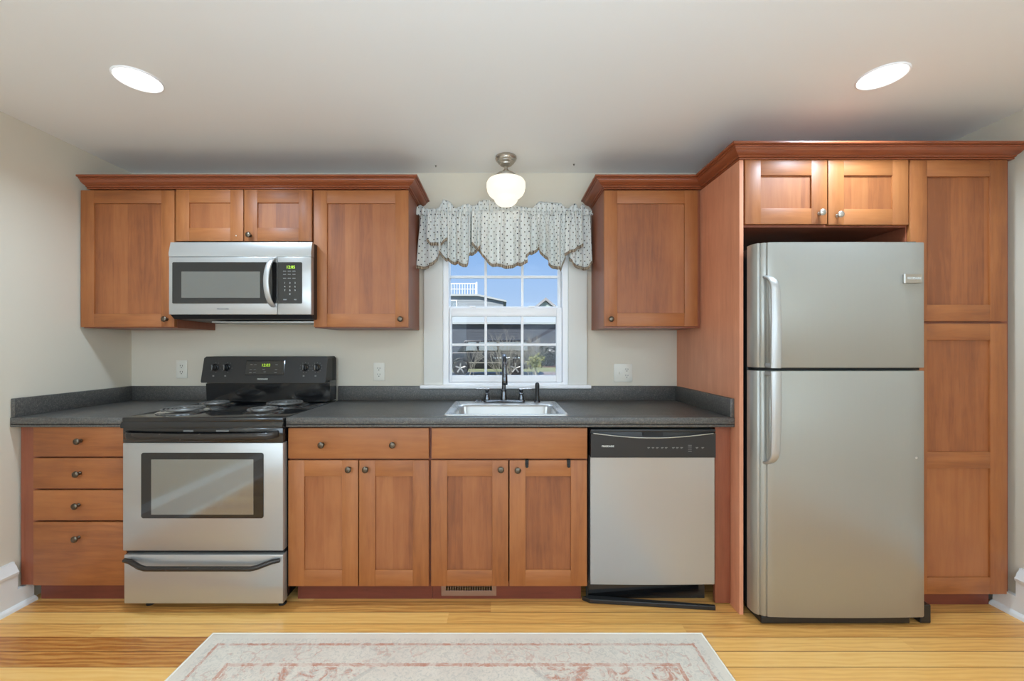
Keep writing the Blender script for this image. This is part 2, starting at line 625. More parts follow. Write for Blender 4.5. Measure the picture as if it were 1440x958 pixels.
M['rug_edge'] = plain('rug_binding', lin(228, 220, 206), 0.9)

# valance fabric: pale sage with staggered dark dots, UV in metres
t = NT('dotted_fabric')
tcn = t.n('ShaderNodeTexCoord')
mp = t.n('ShaderNodeMapping')
mp.inputs['Rotation'].default_value = (0, 0, PI / 4)
t.l(tcn.outputs['UV'], mp.inputs[0])
vo = t.n('ShaderNodeTexVoronoi', voronoi_dimensions='2D', feature='F1', i_Scale=33.0, i_Randomness=0.12)
t.l(mp.outputs[0], vo.inputs['Vector'])
dot = t.math('LESS_THAN', vo.outputs['Distance'], 0.135)
bw = t.n('ShaderNodeSeparateColor')
t.l(vo.outputs['Color'], bw.inputs[0])
dc = t.mix(t.math('GREATER_THAN', bw.outputs[0], 0.5), lin(44, 52, 66), lin(84, 74, 58))
wv = t.noise(t.coord((500, 500, 500), 'UV'), 1.0, 2)
base = t.mix(wv, lin(240, 240, 234), lin(224, 226, 224))
t.l(t.mix(dot, base, dc), t.p.inputs['Base Color'])
t.set(Roughness=0.9, Specular_IOR_Level=0.15, Sheen_Weight=0.1)
tr = t.n('ShaderNodeBsdfTranslucent')
t.l(t.mix(dot, base, dc), tr.inputs['Color'])
ms = t.n('ShaderNodeMixShader', i_0=0.22)
t.l(t.p.outputs[0], ms.inputs[1]); t.l(tr.outputs[0], ms.inputs[2])
t.l(ms.outputs[0], t.out.inputs[0])
M['fabric'] = t.m
t = NT('striped_fringe')
tcn = t.n('ShaderNodeTexCoord')
sp = t.n('ShaderNodeSeparateXYZ')
t.l(tcn.outputs['UV'], sp.inputs[0])
st = t.math('GREATER_THAN', t.math('FRACT', t.math('MULTIPLY', sp.outputs['X'], 95.0)), 0.42)
t.l(t.mix(st, lin(196, 182, 160), lin(104, 82, 64)), t.p.inputs['Base Color'])
t.set(Roughness=0.9)
M['fringe'] = t.m


def pane_mat(name, refl, tint=(1, 1, 1, 1)):
    t = NT(name)
    tb = t.n('ShaderNodeBsdfTransparent')
    tb.inputs[0].default_value = tint
    gl = t.n('ShaderNodeBsdfGlossy', i_Roughness=0.02)
    ms = t.n('ShaderNodeMixShader', i_0=refl)
    t.l(tb.outputs[0], ms.inputs[1]); t.l(gl.outputs[0], ms.inputs[2])
    t.l(ms.outputs[0], t.out.inputs[0])
    return t.m


M['pane'] = pane_mat('window_glass', 0.008)
t = NT('insect_mesh')
tb = t.n('ShaderNodeBsdfTransparent')
df = t.n('ShaderNodeBsdfDiffuse')
df.inputs[0].default_value = lin(70, 74, 80)
ms = t.n('ShaderNodeMixShader', i_0=0.08)
t.l(tb.outputs[0], ms.inputs[1]); t.l(df.outputs[0], ms.inputs[2])
t.l(ms.outputs[0], t.out.inputs[0])
M['screen'] = t.m
M['globe'] = emit('opal_globe', (1.0, 0.94, 0.80, 1), 0.95)
M['globe'].node_tree.nodes['Principled BSDF'].inputs['Base Color'].default_value = (0.25, 0.25, 0.24, 1)
M['lens'] = emit('recessed_lens', (1.0, 0.99, 0.96, 1), 3.0)

# ------------------------------------------------------------------ the room shell
LW, RWX = -2.335, 2.42
WX0, WX1, WZ0, WZ1 = X(623, 0), X(799, 0), 1.012, 1.93       # rough opening of the kitchen window


def quad_box(name, mat, *a, **k):
    return struct(MB().box(*a).build(name, mat))


quad_box('floor', M['floor'], LW - 0.1, RWX + 0.1, REAR - 0.1, 0.12, -0.05, 0.0)
quad_box('ceiling', M['ceiling'], LW - 0.1, RWX + 0.1, REAR - 0.1, 0.12, CEIL, CEIL + 0.06)
quad_box('wall_left', M['wall'], LW - 0.1, LW, REAR, 0.12, 0, CEIL)
quad_box('wall_right', M['wall'], RWX, RWX + 0.1, REAR, 0.12, 0, CEIL)
quad_box('wall_rear', M['wall'], LW, RWX, REAR - 0.1, REAR, 0, CEIL)
m = MB()
m.box(LW, WX0, 0, 0.12, 0, CEIL).box(WX1, RWX, 0, 0.12, 0, CEIL).box(WX0, WX1, 0, 0.12, 0, WZ0).box(WX0, WX1, 0, 0.12, WZ1, CEIL)
struct(m.build('wall_back', M['wall']))
# stair skirt and handrail on the rear wall (what the oven glass mirrors)
m = MB().prism([(-0.4, 0.0), (0.1, 0.0), (2.3, 1.75), (2.3, 2.05)], 'y', REAR, REAR + 0.03)
struct(m.build('trim_1', M['trim_white']))
m = MB().tube([(-0.6, REAR + 0.09, 0.75), (2.3, REAR + 0.09, 2.28)], 0.028)
struct(m.build('trim_2', M['wood_dark']))
for i, x in enumerate((-1.2, 1.0)):  # frames put round the added rear fill; the wall has no openings
    m = MB()
    for a, b, c_, d_ in ((x - .65, x - .55, .5, 2.2), (x + .55, x + .65, .5, 2.2), (x - .55, x + .55, .5, .6), (x - .55, x + .55, 2.1, 2.2)):
        m.box(a, b, REAR, REAR + 0.05, c_, d_)
    struct(m.build('window_%d' % (i + 2), M['trim_white']))


def baseboard(name, wx, sgn, yend_top, yend):
    """sgn=+1: the board faces +X (left wall)"""
    m = MB()
    f = lambda d: wx + sgn * d
    prof = [(0, 0), (f(.022) - wx, 0)]
    board = [(wx, 0.0), (f(.026), 0.0), (f(.026), .165), (wx, .165)]
    cap = [(wx, .165), (f(.032), .165), (f(.034), .176), (f(.026), .186), (f(.022), .20), (f(.012), .212), (f(.010), .222), (wx, .222)]
    shoe = [(f(.026), 0), (f(.046), 0), (f(.044), .010), (f(.037), .018), (f(.026), .022)]
    m.prism(board, 'y', REAR, yend_top).prism(cap, 'y', REAR, yend_top)
    low = [(wx, 0.0), (f(.026), 0.0), (f(.026), .090), (wx, .090)]
    m.prism(low, 'y', yend_top, yend).prism(shoe, 'y', REAR, yend)
    return struct(m.build(name, M['trim_white'], smooth=40))


baseboard('baseboard_left', LW, 1, -0.634, -0.565)
baseboard('baseboard_right', RWX, -1, -0.69, -0.60)

# ------------------------------------------------------------------ kitchen window
win = thing('window_1', (0.03, 0, WZ0), 'white six over six kitchen sash window above the sink', None)
struct(win)
m = MB()
yc = -0.02
m.box(X(596, yc), X(622.5, yc), yc, -0.0005, WZ0, 2.03, .002)
m.box(X(799.5, yc), X(825.6, yc), yc, -0.0005, WZ0, 2.03, .002)
m.box(X(596, yc), X(825.6, yc), yc - .004, -0.0005, 1.935, 2.035, .002)
m.build('casing', M['casing'], win)
m = MB()
m.box(X(590, -.05), X(832, -.05), -0.045, -0.0005, 0.990, 1.012, .004)
m.build('sill', M['vinyl'], win, smooth=35)
m = MB()
jx0, jx1 = WX0, WX1
m.box(jx0, jx0 + .035, 0.0, .115, WZ0, WZ1).box(jx1 - .035, jx1, 0.0, .115, WZ0, WZ1)
m.box(jx0 + .035, jx1 - .035, 0.0, .115, WZ1 - .02, WZ1).box(jx0 + .035, jx1 - .035, 0.0, .115, WZ0, WZ0 + .012)
m.build('jamb', M['vinyl'], win)
ys = .045


def sash(name, ya, yb, gx0, gx1, gz0, gz1, fx0, fx1, fz0, fz1, vx, hz):
    m = MB()
    m.box(fx0, gx0, ya, yb, fz0, fz1, .003).box(gx1, fx1, ya, yb, fz0, fz1, .003)
    m.box(gx0, gx1, ya, yb, fz0, gz0, .003).box(gx0, gx1, ya, yb, gz1, fz1, .003)
    ym = ya + .008
    for x in vx: m.box(x - .008, x + .008, ym, yb - .006, gz0, gz1, .002)
    for z in hz: m.box(gx0, gx1, ym + .001, yb - .007, z - .008, z + .008, .002)
    s_ = m.build(name, M['vinyl'], win, smooth=35)
    MB().box(gx0 - .004, gx1 + .004, yb - .013, yb - .009, gz0 - .004, gz1 + .004).build('pane', M['pane'], s_)
    return s_


yu, yl = .085, .03
us = sash('upper_sash', .066, .102, X(632, yu), X(784, yu), Z(431.5, yu), Z(346, yu), jx0 + .036, jx1 - .036, Z(440, yu), WZ1 - .021,
          [X(683, yu), X(734.5, yu)], [Z(389.7, yu)])
ls = sash('lower_sash', .022, .060, X(635.3, yl), X(782.3, yl), Z(528, yl), Z(445, yl), jx0 + .036, jx1 - .036, WZ0 + .013, Z(433, yl),
          [X(683, yl), X(734.5, yl)], [Z(485, yl)])
for px in (664, 748):
    MB().box(X(px, 0) - .02, X(px, 0) + .02, .030, .052, Z(433, yl) + .001, Z(433, yl) + .012, .003).build('sash_lock', M['vinyl'], ls)
MB().loops([[(jx0 + .037, .109, WZ0 + .013), (jx1 - .037, .109, WZ0 + .013)], [(jx0 + .037, .109, Z(436, yu)), (jx1 - .037, .109, Z(436, yu))]], closed=False).build('insect_screen', M['screen'], win)


# ------------------------------------------------------------------ cabinets
def knob(parent, px, py, yf, base_label=None, mat='pewter'):
    x, z = X(px, yf - .015), Z(py, yf - .015)
    m = MB().lathe([(.0085, 0), (.008, .003), (.0055, .006), (.005, .013), (.0075, .017), (.0135, .019), (.0155, .022), (.0145, .0255), (.009, .028), (.002, .029)],
                   (x, yf, z), 'y', 20)
    return m.build('knob', M[mat], parent, smooth=50)


def shaker(name, parent, x0, x1, z0, z1, yf, rail=.073, mids=(), label=None):
    m = MB()
    yb = yf + .02
    b = .0016
    m.box(x0, x0 + rail, yf, yb, z0, z1, b, 0).box(x1 - rail, x1, yf, yb, z0, z1, b, 0)
    zs = [(z0, z0 + rail), (z1 - rail, z1)] + list(mids)
    for a, c in zs:
        m.box(x0 + rail - .0004, x1 - rail + .0004, yf + .0003, yb, a, c, b, 1)
    d = m.build(name, [M['wood_v'], M['wood_h']], parent, smooth=30)
    if label: d['label'] = label
    ins = sorted([z0 + rail] + [c for a, c in mids]), sorted([z1 - rail] + [a for a, c in mids])
    for a, c in zip(*ins):
        MB().box(x0 + rail, x1 - rail, yf + .008, yf + .014, a, c).build('panel', M['wood_p'], d)
    return d


def slab(name, parent, x0, x1, z0, z1, yf):
    return MB().box(x0, x1, yf, yf + .02, z0, z1, .002, 0).build(name, M['wood_h'], parent, smooth=30)


def carcass(parent, x0, x1, y0, y1, z0, z1, t_=.018, top=True, stile=.03, mids=()):
    """y0 = front plane, y1 = back; open-fronted box with a face frame"""
    m = MB()
    m.box(x0, x0 + t_, y0, y1, z0, z1).box(x1 - t_, x1, y0, y1, z0, z1)
    m.box(x0 + t_, x1 - t_, y0, y1, z0, z0 + t_).box(x0 + t_, x1 - t_, y1 - .008, y1, z0 + t_, z1 - (t_ if top else 0))
    if top: m.box(x0 + t_, x1 - t_, y0, y1, z1 - t_, z1)
    else: m.box(x0 + t_, x1 - t_, y0, y0 + .02, z1 - .03, z1)
    m.box(x0 + t_, x0 + stile, y0 + .0005, y0 + .02, z0 + t_, z1 - t_).box(x1 - stile, x1 - t_, y0 + .0005, y0 + .02, z0 + t_, z1 - t_)
    for a, c in mids:
        m.box(x0 + stile, x1 - stile, y0 + .0005, y0 + .02, a, c)
    return m.build('body', M['wood_side'], parent)


UF = -.325        # face of the wall-cabinet doors
UB = -.305
ZT, ZB = 2.1225, Z(461.5, UB)


def upper(label, x0, x1, z0, doors, group='wall cabinets', name='wall_cabinet', y0=UB, yf=UF, zt=2.1225):
    c = thing(name, ((x0 + x1) / 2, 0, z0), label, 'cabinet', group)
    carcass(c, x0, x1, y0, -.001, z0, zt)
    ds = []
    for d in doors:
        ds.append(shaker('door', c, X(d[0], yf), X(d[1], yf), Z(d[3], yf), Z(d[2], yf), yf))
    return c, ds


c, ds = upper('tall maple wall cabinet with one door, against the left wall', X(113, UF), X(245.5, UF), ZB, [(113.3, 245, 267.5, 460)])
knob(ds[0], 231.6, 449, UF)
zmw = 1.812
c, ds = upper('short two door maple wall cabinet directly above the microwave', X(246.2, UF), X(439.4, UF), zmw, [(247.3, 342, 266.5, 339), (343.3, 438.4, 266.5, 339)])
knob(ds[1], 350, 330.5, UF)
MB().lathe([(.003, 0), (.003, .0006)], (X(332, UF), UF, Z(331.5, UF)), 'y', 10).build('screw_hole', M['white_ink'], ds[0])
c, ds = upper('tall maple wall cabinet between the microwave and the window', X(440.4, UF), X(574.5, UB), ZB, [(441.2, 574.3, 267.5, 460)])
knob(ds[0], 563, 449, UF)
c, ds = upper('maple wall cabinet right of the window, beside the tall fridge panel', X(848.5, UB), 1.112, ZB, [(849.6, 981.3, 267.7, 459)])
knob(ds[0], 859.5, 449, UF)

# crown mouldings
CP = [(-.02, 2.123), (.004, 2.123), (.006, 2.1245), (.006, 2.128), (.004, 2.1305), (.011, 2.1315), (.014, 2.1355), (.014, 2.1375), (.020, 2.139), (.030, 2.1425), (.040, 2.149), (.0465, 2.157),
      (.0475, 2.1605), (.053, 2.161), (.055, 2.1645), (.0535, 2.167), (.063, 2.168), (.065, 2.171), (.065, 2.178), (-.02, 2.178)]
m = MB().sweep(CP, [(-2.285, UF), (X(574.5, UB), UF), (X(574.5, UB), -.001)])
tag(m.build('crown_moulding', M['wood_crown'], smooth=16), 'reddish crown moulding along the tops of the left wall cabinets', 'moulding')
PX0, PX1 = 1.114, 1.133                     # tall fridge side panel
PF = -.685                                  # face of the over-fridge and pantry doors
m = MB().sweep(CP, [(X(848.5, UB), -.001), (X(848.5, UB), UF), (PX0, UF), (PX0, PF), (2.388, PF)])
tag(m.build('crown_moulding', M['wood_crown'], smooth=16), 'stepped reddish crown moulding over the right wall cabinet, fridge cabinet and pantry', 'moulding')

# tall panel at the fridge's left
m = MB().box(PX0, PX1, -.682, -.001, 0.0, 2.1225, .001)
tag(m.build('fridge_side_panel', M['wood_panel_lit']), 'tall plain reddish maple panel standing between the counter and the fridge', 'panel')
# over-fridge cabinet
OB = -.665
fx0, fx1 = PX1 + .001, X(1278.6, PF)
c, ds = upper('short two door maple cabinet over the fridge', fx0, fx1, Z(320, OB), [(1048, 1163.3, 224.5, 315), (1165, 1277.6, 224.5, 316)], 'tall end cabinets', 'fridge_cabinet', OB, PF)
knob(ds[0], 1155.5, 299, PF, mat='nickel')
knob(ds[1], 1181, 302, PF, mat='nickel')
# pantry
px0, px1 = fx1 + .001, 2.388
p = thing('pantry_cabinet', ((px0 + px1) / 2, 0, 0), 'tall maple pantry cabinet with two stacked doors, between the fridge and right wall', 'cabinet', 'tall end cabinets')
carcass(p, px0, px1, OB, -.001, .098, 2.1225, mids=((Z(456, OB), Z(451, OB)),))
MB().box(px0, 2.368, -.605, -.59, 0.0, .097).build('toe_kick', M['wood_dark'], p)
shaker('door', p, X(1280.6, PF), X(1416, PF), Z(452, PF), Z(225, PF), PF, .077, label='upper pantry door')
shaker('door', p, X(1280.6, PF), X(1416, PF), Z(836, PF), Z(455.3, PF), PF, .077, mids=((Z(659, PF), Z(636, PF)),), label='lower pantry door with two panels')

# base cabinets
BF, BB = -.63, -.61
ZC = .876                                    # underside of the worktop
RX0, RX1 = -1.785, -1.024                    # range
b = thing('base_cabinet', (-2.05, 0, 0), 'maple base cabinet with four drawers, left of the range', 'cabinet', 'base cabinets')
bx0 = -2.322
carcass(b, bx0, RX0 - .006, BB, -.03, .098, ZC, top=False, stile=.09, mids=[(Z(a, BB) - .012, Z(a, BB) + .012) for a in (643.5, 688.5, 733)])
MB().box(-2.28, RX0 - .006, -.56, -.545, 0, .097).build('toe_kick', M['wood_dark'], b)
for (z1, z0, kx, ky) in ((600, 642.3, 108, 621), (644.6, 687.2, 106.5, 667), (689.8, 732, 105, 712), (734.6, 823.7, 105, 758)):
    d = slab('drawer', b, X(46.5, BF), RX0 - .008, Z(z0, BF), Z(z1, BF), BF)
    knob(d, kx + 1.5, ky, BF)

b = thing('base_cabinet', (-.66, 0, 0), 'maple base cabinet with one wide drawer over two doors, right of the range', 'cabinet', 'base cabinets')
carcass(b, -1.0215, X(604.6, BF), BB, -.03, .098, ZC, top=False, mids=((Z(648, BB), Z(644, BB)),))
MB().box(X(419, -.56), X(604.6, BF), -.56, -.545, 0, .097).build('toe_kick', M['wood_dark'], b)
d = slab('drawer', b, X(405.2, BF), X(602.9, BF), Z(645.2, BF), Z(602.2, BF), BF)
knob(d, 452, 626, BF); knob(d, 552, 626, BF)
d = shaker('door', b, X(405.2, BF), X(503.4, BF), Z(824.7, BF), Z(647.6, BF), BF, .077); knob(d, 490, 660.5, BF)
d = shaker('door', b, X(504.9, BF), X(602.9, BF), Z(824.7, BF), Z(647.6, BF), BF, .077); knob(d, 514, 660.5, BF)

b = thing('sink_cabinet', (0.05, 0, 0), 'maple sink base cabinet with false drawer front and two doors below the window', 'cabinet', 'base cabinets')
carcass(b, X(605, BF), X(827, BF), BB, -.03, .098, ZC, top=False, mids=((Z(648, BB), Z(644, BB)),))
m = MB()
gx0, gx1 = X(620.6, -.56) + .012, X(698, -.56) - .012
m.box(X(605, BF), gx0, -.56, -.545, 0, .097).box(gx1, X(817, -.56), -.56, -.545, 0, .097).box(gx0, gx1, -.56, -.545, 0, .035).box(gx0, gx1, -.52, -.51, .035, .097)
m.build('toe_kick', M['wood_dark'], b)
slab('drawer_front', b, X(607, BF), X(826, BF), Z(645.2, BF), Z(602.2, BF), BF)
d = shaker('door', b, X(606.2, BF), X(714.8, BF), Z(824.7, BF), Z(647.6, BF), BF, .077); knob(d, 704.3, 660.5, BF)
d = shaker('door', b, X(716.5, BF), X(825.4, BF), Z(824.7, BF), Z(647.6, BF), BF, .077); knob(d, 728, 661.5, BF)
for px, lb in ((741, 'small black hook over the sink cabinet door top, nearer its knob'), (799.7, 'small black hook over the sink cabinet door top, nearer the dishwasher')):
    x, z1 = X(px, BF), Z(647.6, BF)
    m = MB()
    m.box(x - .008, x + .008, BF - .003, BF - .0005, z1 - .022, z1 + .0025, .0006)
    m.box(x - .008, x + .008, BF - .003, BF + .0195, z1 + .0006, z1 + .0028, .0006)
    m.prism(rrect2(x - .0075, x + .0075, z1 - .034, z1 - .018, .007), 'y', BF - .006, BF - .0005)
    tag(m.build('door_hook', M['black_matte']), lb, 'hook', 'hooks on the sink cabinet door')
# floor register in the toe kick
g = thing('toe_kick_register', ((gx0 + gx1) / 2, -.56, 0), 'tan metal heating register with dark slots in the sink cabinet toe kick', 'vent')
m = MB()
rx0, rx1 = X(620.6, -.566), X(698, -.566)
z0, z1, zs0, zs1 = .018, .0965, .044, .091
m.box(rx0, rx1, -.567, -.5605, z0, zs0, .001).box(rx0, rx1, -.567, -.5605, zs1, z1, .001)
m.box(rx0, rx0 + .022, -.567, -.5605, zs0, zs1).box(rx1 - .022, rx1, -.567, -.5605, zs0, zs1)
m.build('frame', M['tan_metal'], g)
n = 19
m = MB()
for i in range(1, n):
    x = rx0 + .022 + (rx1 - rx0 - .044) * i / n
    m.box(x - .0013, x + .0013, -.565, -.5605, zs0, zs1)
m.build('fins', M['tan_metal'], g)
MB().box(gx0 + .004, gx1 - .004, -.53, -.525, .04, .096).build('duct', M['black_matte'], g)

# filler beside the dishwasher
m = MB().box(X(1005.5, BB), PX0 - .001, BB, BB + .02, .01, ZC - .001, .001)
tag(m.build('cabinet_filler', M['wood_side']), 'narrow reddish maple filler strip between the dishwasher and tall fridge panel', 'filler panel')


# ------------------------------------------------------------------ worktops
CF = -.648
ZW = .914


def worktop(label, x0, x1, hole=None, left=False, right=False):
    w_ = thing('worktop', ((x0 + x1) / 2, 0, ZC), label, 'countertop', 'worktops')
    m = MB()
    zb = ZC + .0005
    if hole:
        a, b_, c_, d_ = hole
        m.box(x0, x1, CF, c_, zb, ZW, .003).box(x0, a, c_, -.002, zb, ZW).box(b_, x1, c_, -.002, zb, ZW).box(a, b_, d_, -.002, zb, ZW)
    else:
        m.box(x0, x1, CF, -.002, zb, ZW, .003)
    m.box(x0, x1, CF, CF + .0165, .868, zb + .01, .003)
    m.build('slab', M['counter'], w_, smooth=30)
    MB().box(x0, x1, -.021, -.002, ZW, 1.004, .002).build('backsplash', M['counter'], w_, smooth=30)
    if left: MB().box(x0, x0 + .019, CF + .004, -.0215, ZW, 1.004, .002).build('side_splash', M['counter'], w_, smooth=30)
    if right: MB().box(x1 - .019, x1, CF + .004, -.0215, ZW, 1.004, .002).build('side_splash', M['counter'], w_, smooth=30)
    return w_


worktop('short charcoal laminate worktop in the left corner, left of the range', LW + .004, RX0 - .003, left=True)
SX0, SX1, SY0, SY1 = -.277, .333, -.598, -.088
worktop('long charcoal laminate worktop around the sink, from the range to the fridge panel', RX1 + .003, PX0 - .001,
        hole=(SX0 + .02, SX1 - .02, SY0 + .02, SY1 - .02), right=True)

# sink
s_ = thing('kitchen_sink', ((SX0 + SX1) / 2, -.34, ZW), 'shallow-rimmed single bowl stainless steel sink set into the worktop', 'sink')
cx, cy, hw, hd = (SX0 + SX1) / 2, (SY0 + SY1) / 2, (SX1 - SX0) / 2, (SY1 - SY0) / 2
bcy, bhd, bhw = -.395, .165, .262
zt = ZW + .0006
m = MB().loops([rrect(cx, cy, hw, hd, .02, zt), rrect(cx, cy, hw - .002, hd - .002, .02, zt + .005), rrect(cx, cy, hw - .008, hd - .008, .02, zt + .0065),
                rrect(cx, cy, hw - .016, hd - .016, .02, zt + .0035), rrect(cx, bcy - .002, bhw + .012, bhd + .012, .055, zt + .0035),
                rrect(cx, bcy, bhw + .004, bhd + .004, .055, zt + .001), rrect(cx, bcy, bhw - .004, bhd - .004, .055, zt - .012),
                rrect(cx, bcy, bhw - .014, bhd - .014, .055, zt - .13), rrect(cx, bcy, bhw - .03, bhd - .03, .05, zt - .155),
                rrect(cx, bcy, bhw - .08, bhd - .08, .04, zt - .16)], cap1=True)
m.build('bowl', M['steel_sink'], s_, smooth=50)
MB().lathe([(.045, 0), (.045, .002), (.03, .003), (.026, -.002)], (cx, bcy, zt - .159), 'z', 28).build('drain', M['chrome'], s_, smooth=40)

# faucet
FY = -.142
fz = zt + .0038
fx = X(708.5, FY)
f_ = thing('kitchen_faucet', (fx, FY, fz), 'dark chrome gooseneck bridge faucet with two lever handles behind the sink bowl', 'faucet')
m = MB().prism(rrect2(X(680, FY), X(738.5, FY), FY - .024, FY + .024, .022), 'z', fz, fz + .016, bev=.004)
m.build('base_plate', M['dark_chrome'], f_, smooth=40)
m = MB().lathe([(.019, .0165), (.018, .03), (.0145, .06), (.0135, .066), (.017, .068), (.017, .074), (.0125, .077), (.0115, .08)], (fx, FY, fz), 'z', 24)
zc = 1.125
pts = [(fx, FY, fz + .078), (fx, FY, 1.05)]
R_ = .072
for k in range(0, 15):
    a = PI * k / 14
    pts.append((fx + .004 * k / 14, FY - R_ + R_ * math.cos(a), zc + R_ * math.sin(a)))
pts.append((fx + .004, FY - 2 * R_ - .004, 1.09))
m.tube(pts, .0118, 16)
m.build('spout', M['dark_chrome'], f_, smooth=50)
x2 = fx + .004
m = MB().lathe([(.0125, .035), (.0145, .03), (.016, .0), (.0165, -.022), (.014, -.026)], (x2, FY - 2 * R_ - .004, 1.062), 'z', 20)
m.build('spray_head', M['dark_chrome'], f_, smooth=50)
for sgn, px in ((-1, 685), (1, 733)):
    x = X(px, FY)
    m = MB().lathe([(.017, .0165), (.0165, .024), (.0125, .045), (.0125, .048), (.0145, .05), (.0145, .056), (.010, .060), (.011, .066), (.0125, .072), (.012, .078)], (x, FY, fz), 'z', 20)
    hd_ = m.build('handle', M['dark_chrome'], f_, smooth=50)
    m = MB().ribbon([(x - sgn * .012, FY, fz + .081), (x + sgn * .02, FY, fz + .082), (x + sgn * .062, FY - .003, fz + .083)], [.016, .014, .011], .006, (0, 1, 0))
    m.build('lever', M['chrome'], hd_, smooth=50)
spx = X(755.5, FY)
sp_ = thing('side_sprayer', (spx, FY, fz), 'dark sink side sprayer standing in its holder right of the faucet', 'sprayer')
MB().lathe([(.019, .0005), (.018, .006), (.014, .011)], (spx, FY, fz), 'z', 20).build('holder', M['dark_chrome'], sp_, smooth=40)
MB().lathe([(.0128, .0115), (.0115, .03), (.0115, .06), (.0125, .085), (.0135, .10), (.012, .112), (.007, .118), (.001, .12)], (spx, FY, fz), 'z', 20).build('wand', M['black'], sp_, smooth=50)
x = X(673, FY)
m = MB().tube([(x - .026, FY, fz + .007), (x - .01, FY, fz + .008), (x + .004, FY - .003, fz + .007), (x + .018, FY + .004, fz + .006)], [.003, .0065, .005, .004], 10)
tag(m.build('sink_plug_tool', M['dark_chrome'], smooth=50), 'small dark metal piece lying on the sink ledge left of the faucet', 'fitting')


# ------------------------------------------------------------------ outlets
def outlet(px, py, label, double=False):
    x, z = X(px, -.005), Z(py, -.005)
    o = thing('wall_outlet', (x, 0, z), label, 'outlet', 'wall outlets')
    hw = .0585 if double else .035
    m = MB().box(x - hw, x + hw, -.006, -.0005, z - .057, z + .057, .003)
    m.build('cover_plate', M['outlet'], o, smooth=35)
    xo = x + .023 if double else x
    for dz in (.0195, -.0195):
        r = MB().prism(rrect2(xo - .0165, xo + .0165, z + dz - .014, z + dz + .014, .012), 'y', -.0075, -.0062).build('receptacle', M['outlet'], o)
        m = MB()
        m.box(xo - .0085, xo - .006, -.0085, -.0076, z + dz - .001, z + dz + .009).box(xo + .005, xo + .0075, -.0085, -.0076, z + dz - .001, z + dz + .008)
        m.lathe([(.003, .0001), (.003, .0009)], (xo, -.0076, z + dz - .008), 'y', 10)
        m.build('slots', M['outlet_dark'], r)
    if double:
        m = MB().box(x - .028, x - .018, -.0125, -.0062, z - .008, z + .006, .002)
        m.build('switch_toggle', M['outlet'], o)
    return o


outlet(255.5, 519.5, 'single outlet on the back wall in the left corner, beside the range')
outlet(533, 523, 'single outlet on the back wall between the range and window')
outlet(876.3, 524.5, 'double plate with switch and outlet on the wall right of the window', True)

# ------------------------------------------------------------------ range
RF = -.66
r = thing('electric_range', ((RX0 + RX1) / 2, -.35, 0), 'freestanding electric range with black coil cooktop and stainless oven door', 'stove')
m = MB()
m.box(RX0 + .003, RX1 - .003, -.615, -.03, .045, .894)
m.build('body', M['black_gloss'], r)
m = MB()
m.box(RX0, RX1, RF - .004, -.03, .895, .918, .006)
m.prism([(RF - .004, .897), (RF - .012, .880), (RF - .010, .868), (-.63, .868), (-.63, .897)], 'x', RX0, RX1)
m.build('cooktop', M['black_gloss'], r, smooth=40)


def burner(x, y, R):
    z = .9185
    c_ = MB()
    pts = []
    turns = 4.5 if R > .09 else 3.5
    for k in range(int(turns * 28) + 1):
        a = 2 * PI * k / 28
        rr = .018 + (R - .024) * a / (2 * PI * turns)
        pts.append((x + rr * math.cos(a + 1.2), y + rr * math.sin(a + 1.2), z + .017))
    c_.tube(pts, .0056, 8)
    b_ = c_.build('burner', M['coil'], r, smooth=50)
    m = MB().lathe([(R + .016, .0002), (R + .017, .004), (R + .010, .0055), (R + .004, .003), (R - .01, .0012), (.03, .001)], (x, y, z), 'z', 40, cap0=False, cap1=True)
    m.build('drip_pan', M['chrome'], b_, smooth=50)


burner(-1.615, -.50, .100)
burner(-1.612, -.275, .078)
burner(-1.215, -.275, .100)
burner(-1.20, -.515, .078)
# backguard
yf = -.14
m = MB()
m.prism([(-.118, .925), (-.125, 1.030), (-.03, 1.030), (-.03, .925)], 'x', RX0 + .01, RX1 - .004)
m.prism([(-.122, 1.0305), (-.122, 1.046), (-.03, 1.046), (-.03, 1.0305)], 'x', RX0 + .014, RX1 - .004)
m.prism([(-.12, .9185), (-.135, .921), (-.135, .9265), (-.12, .9275)], 'x', RX0 + .02, RX1 - .02)
m.build('backguard', M['black_gloss'], r, smooth=30)
xa, xb, xc, xd = X(283.2, -.15), X(458.5, -.15), X(462, -.12), X(288.5, -.12)
zlo, zhi = Z(538.5, -.155), Z(501.5, -.12)
m = MB()
# tilted control panel (front leans back), widening towards its foot
rings = []
poly = [(xa + .006, zlo), (xb - .006, zlo), (xb, zlo + .006), (xc - .002, zhi - .012), (xc - .012, zhi), (xd + .012, zhi), (xd, zhi - .010), (xa, zlo + .008)]
yy = lambda z: -.158 + (z - zlo) / (zhi - zlo) * .032
front = [(x, yy(z), z) for x, z in poly]
mid_ = [(x, -.06, z) for x, z in poly]
back = [(x + (.012 if x > -1.4 else .004), -.03, z) for x, z in poly]
m.loops([front, mid_, back], cap0=True, cap1=True)
cp = m.build('control_panel', M['black'], r, smooth=20)
tilt = math.atan2(.032, zhi - zlo)


def onp(px, py, off=.0):
    z = Z(py, -.145)
    return X(px, -.145), yy(z) - off, z


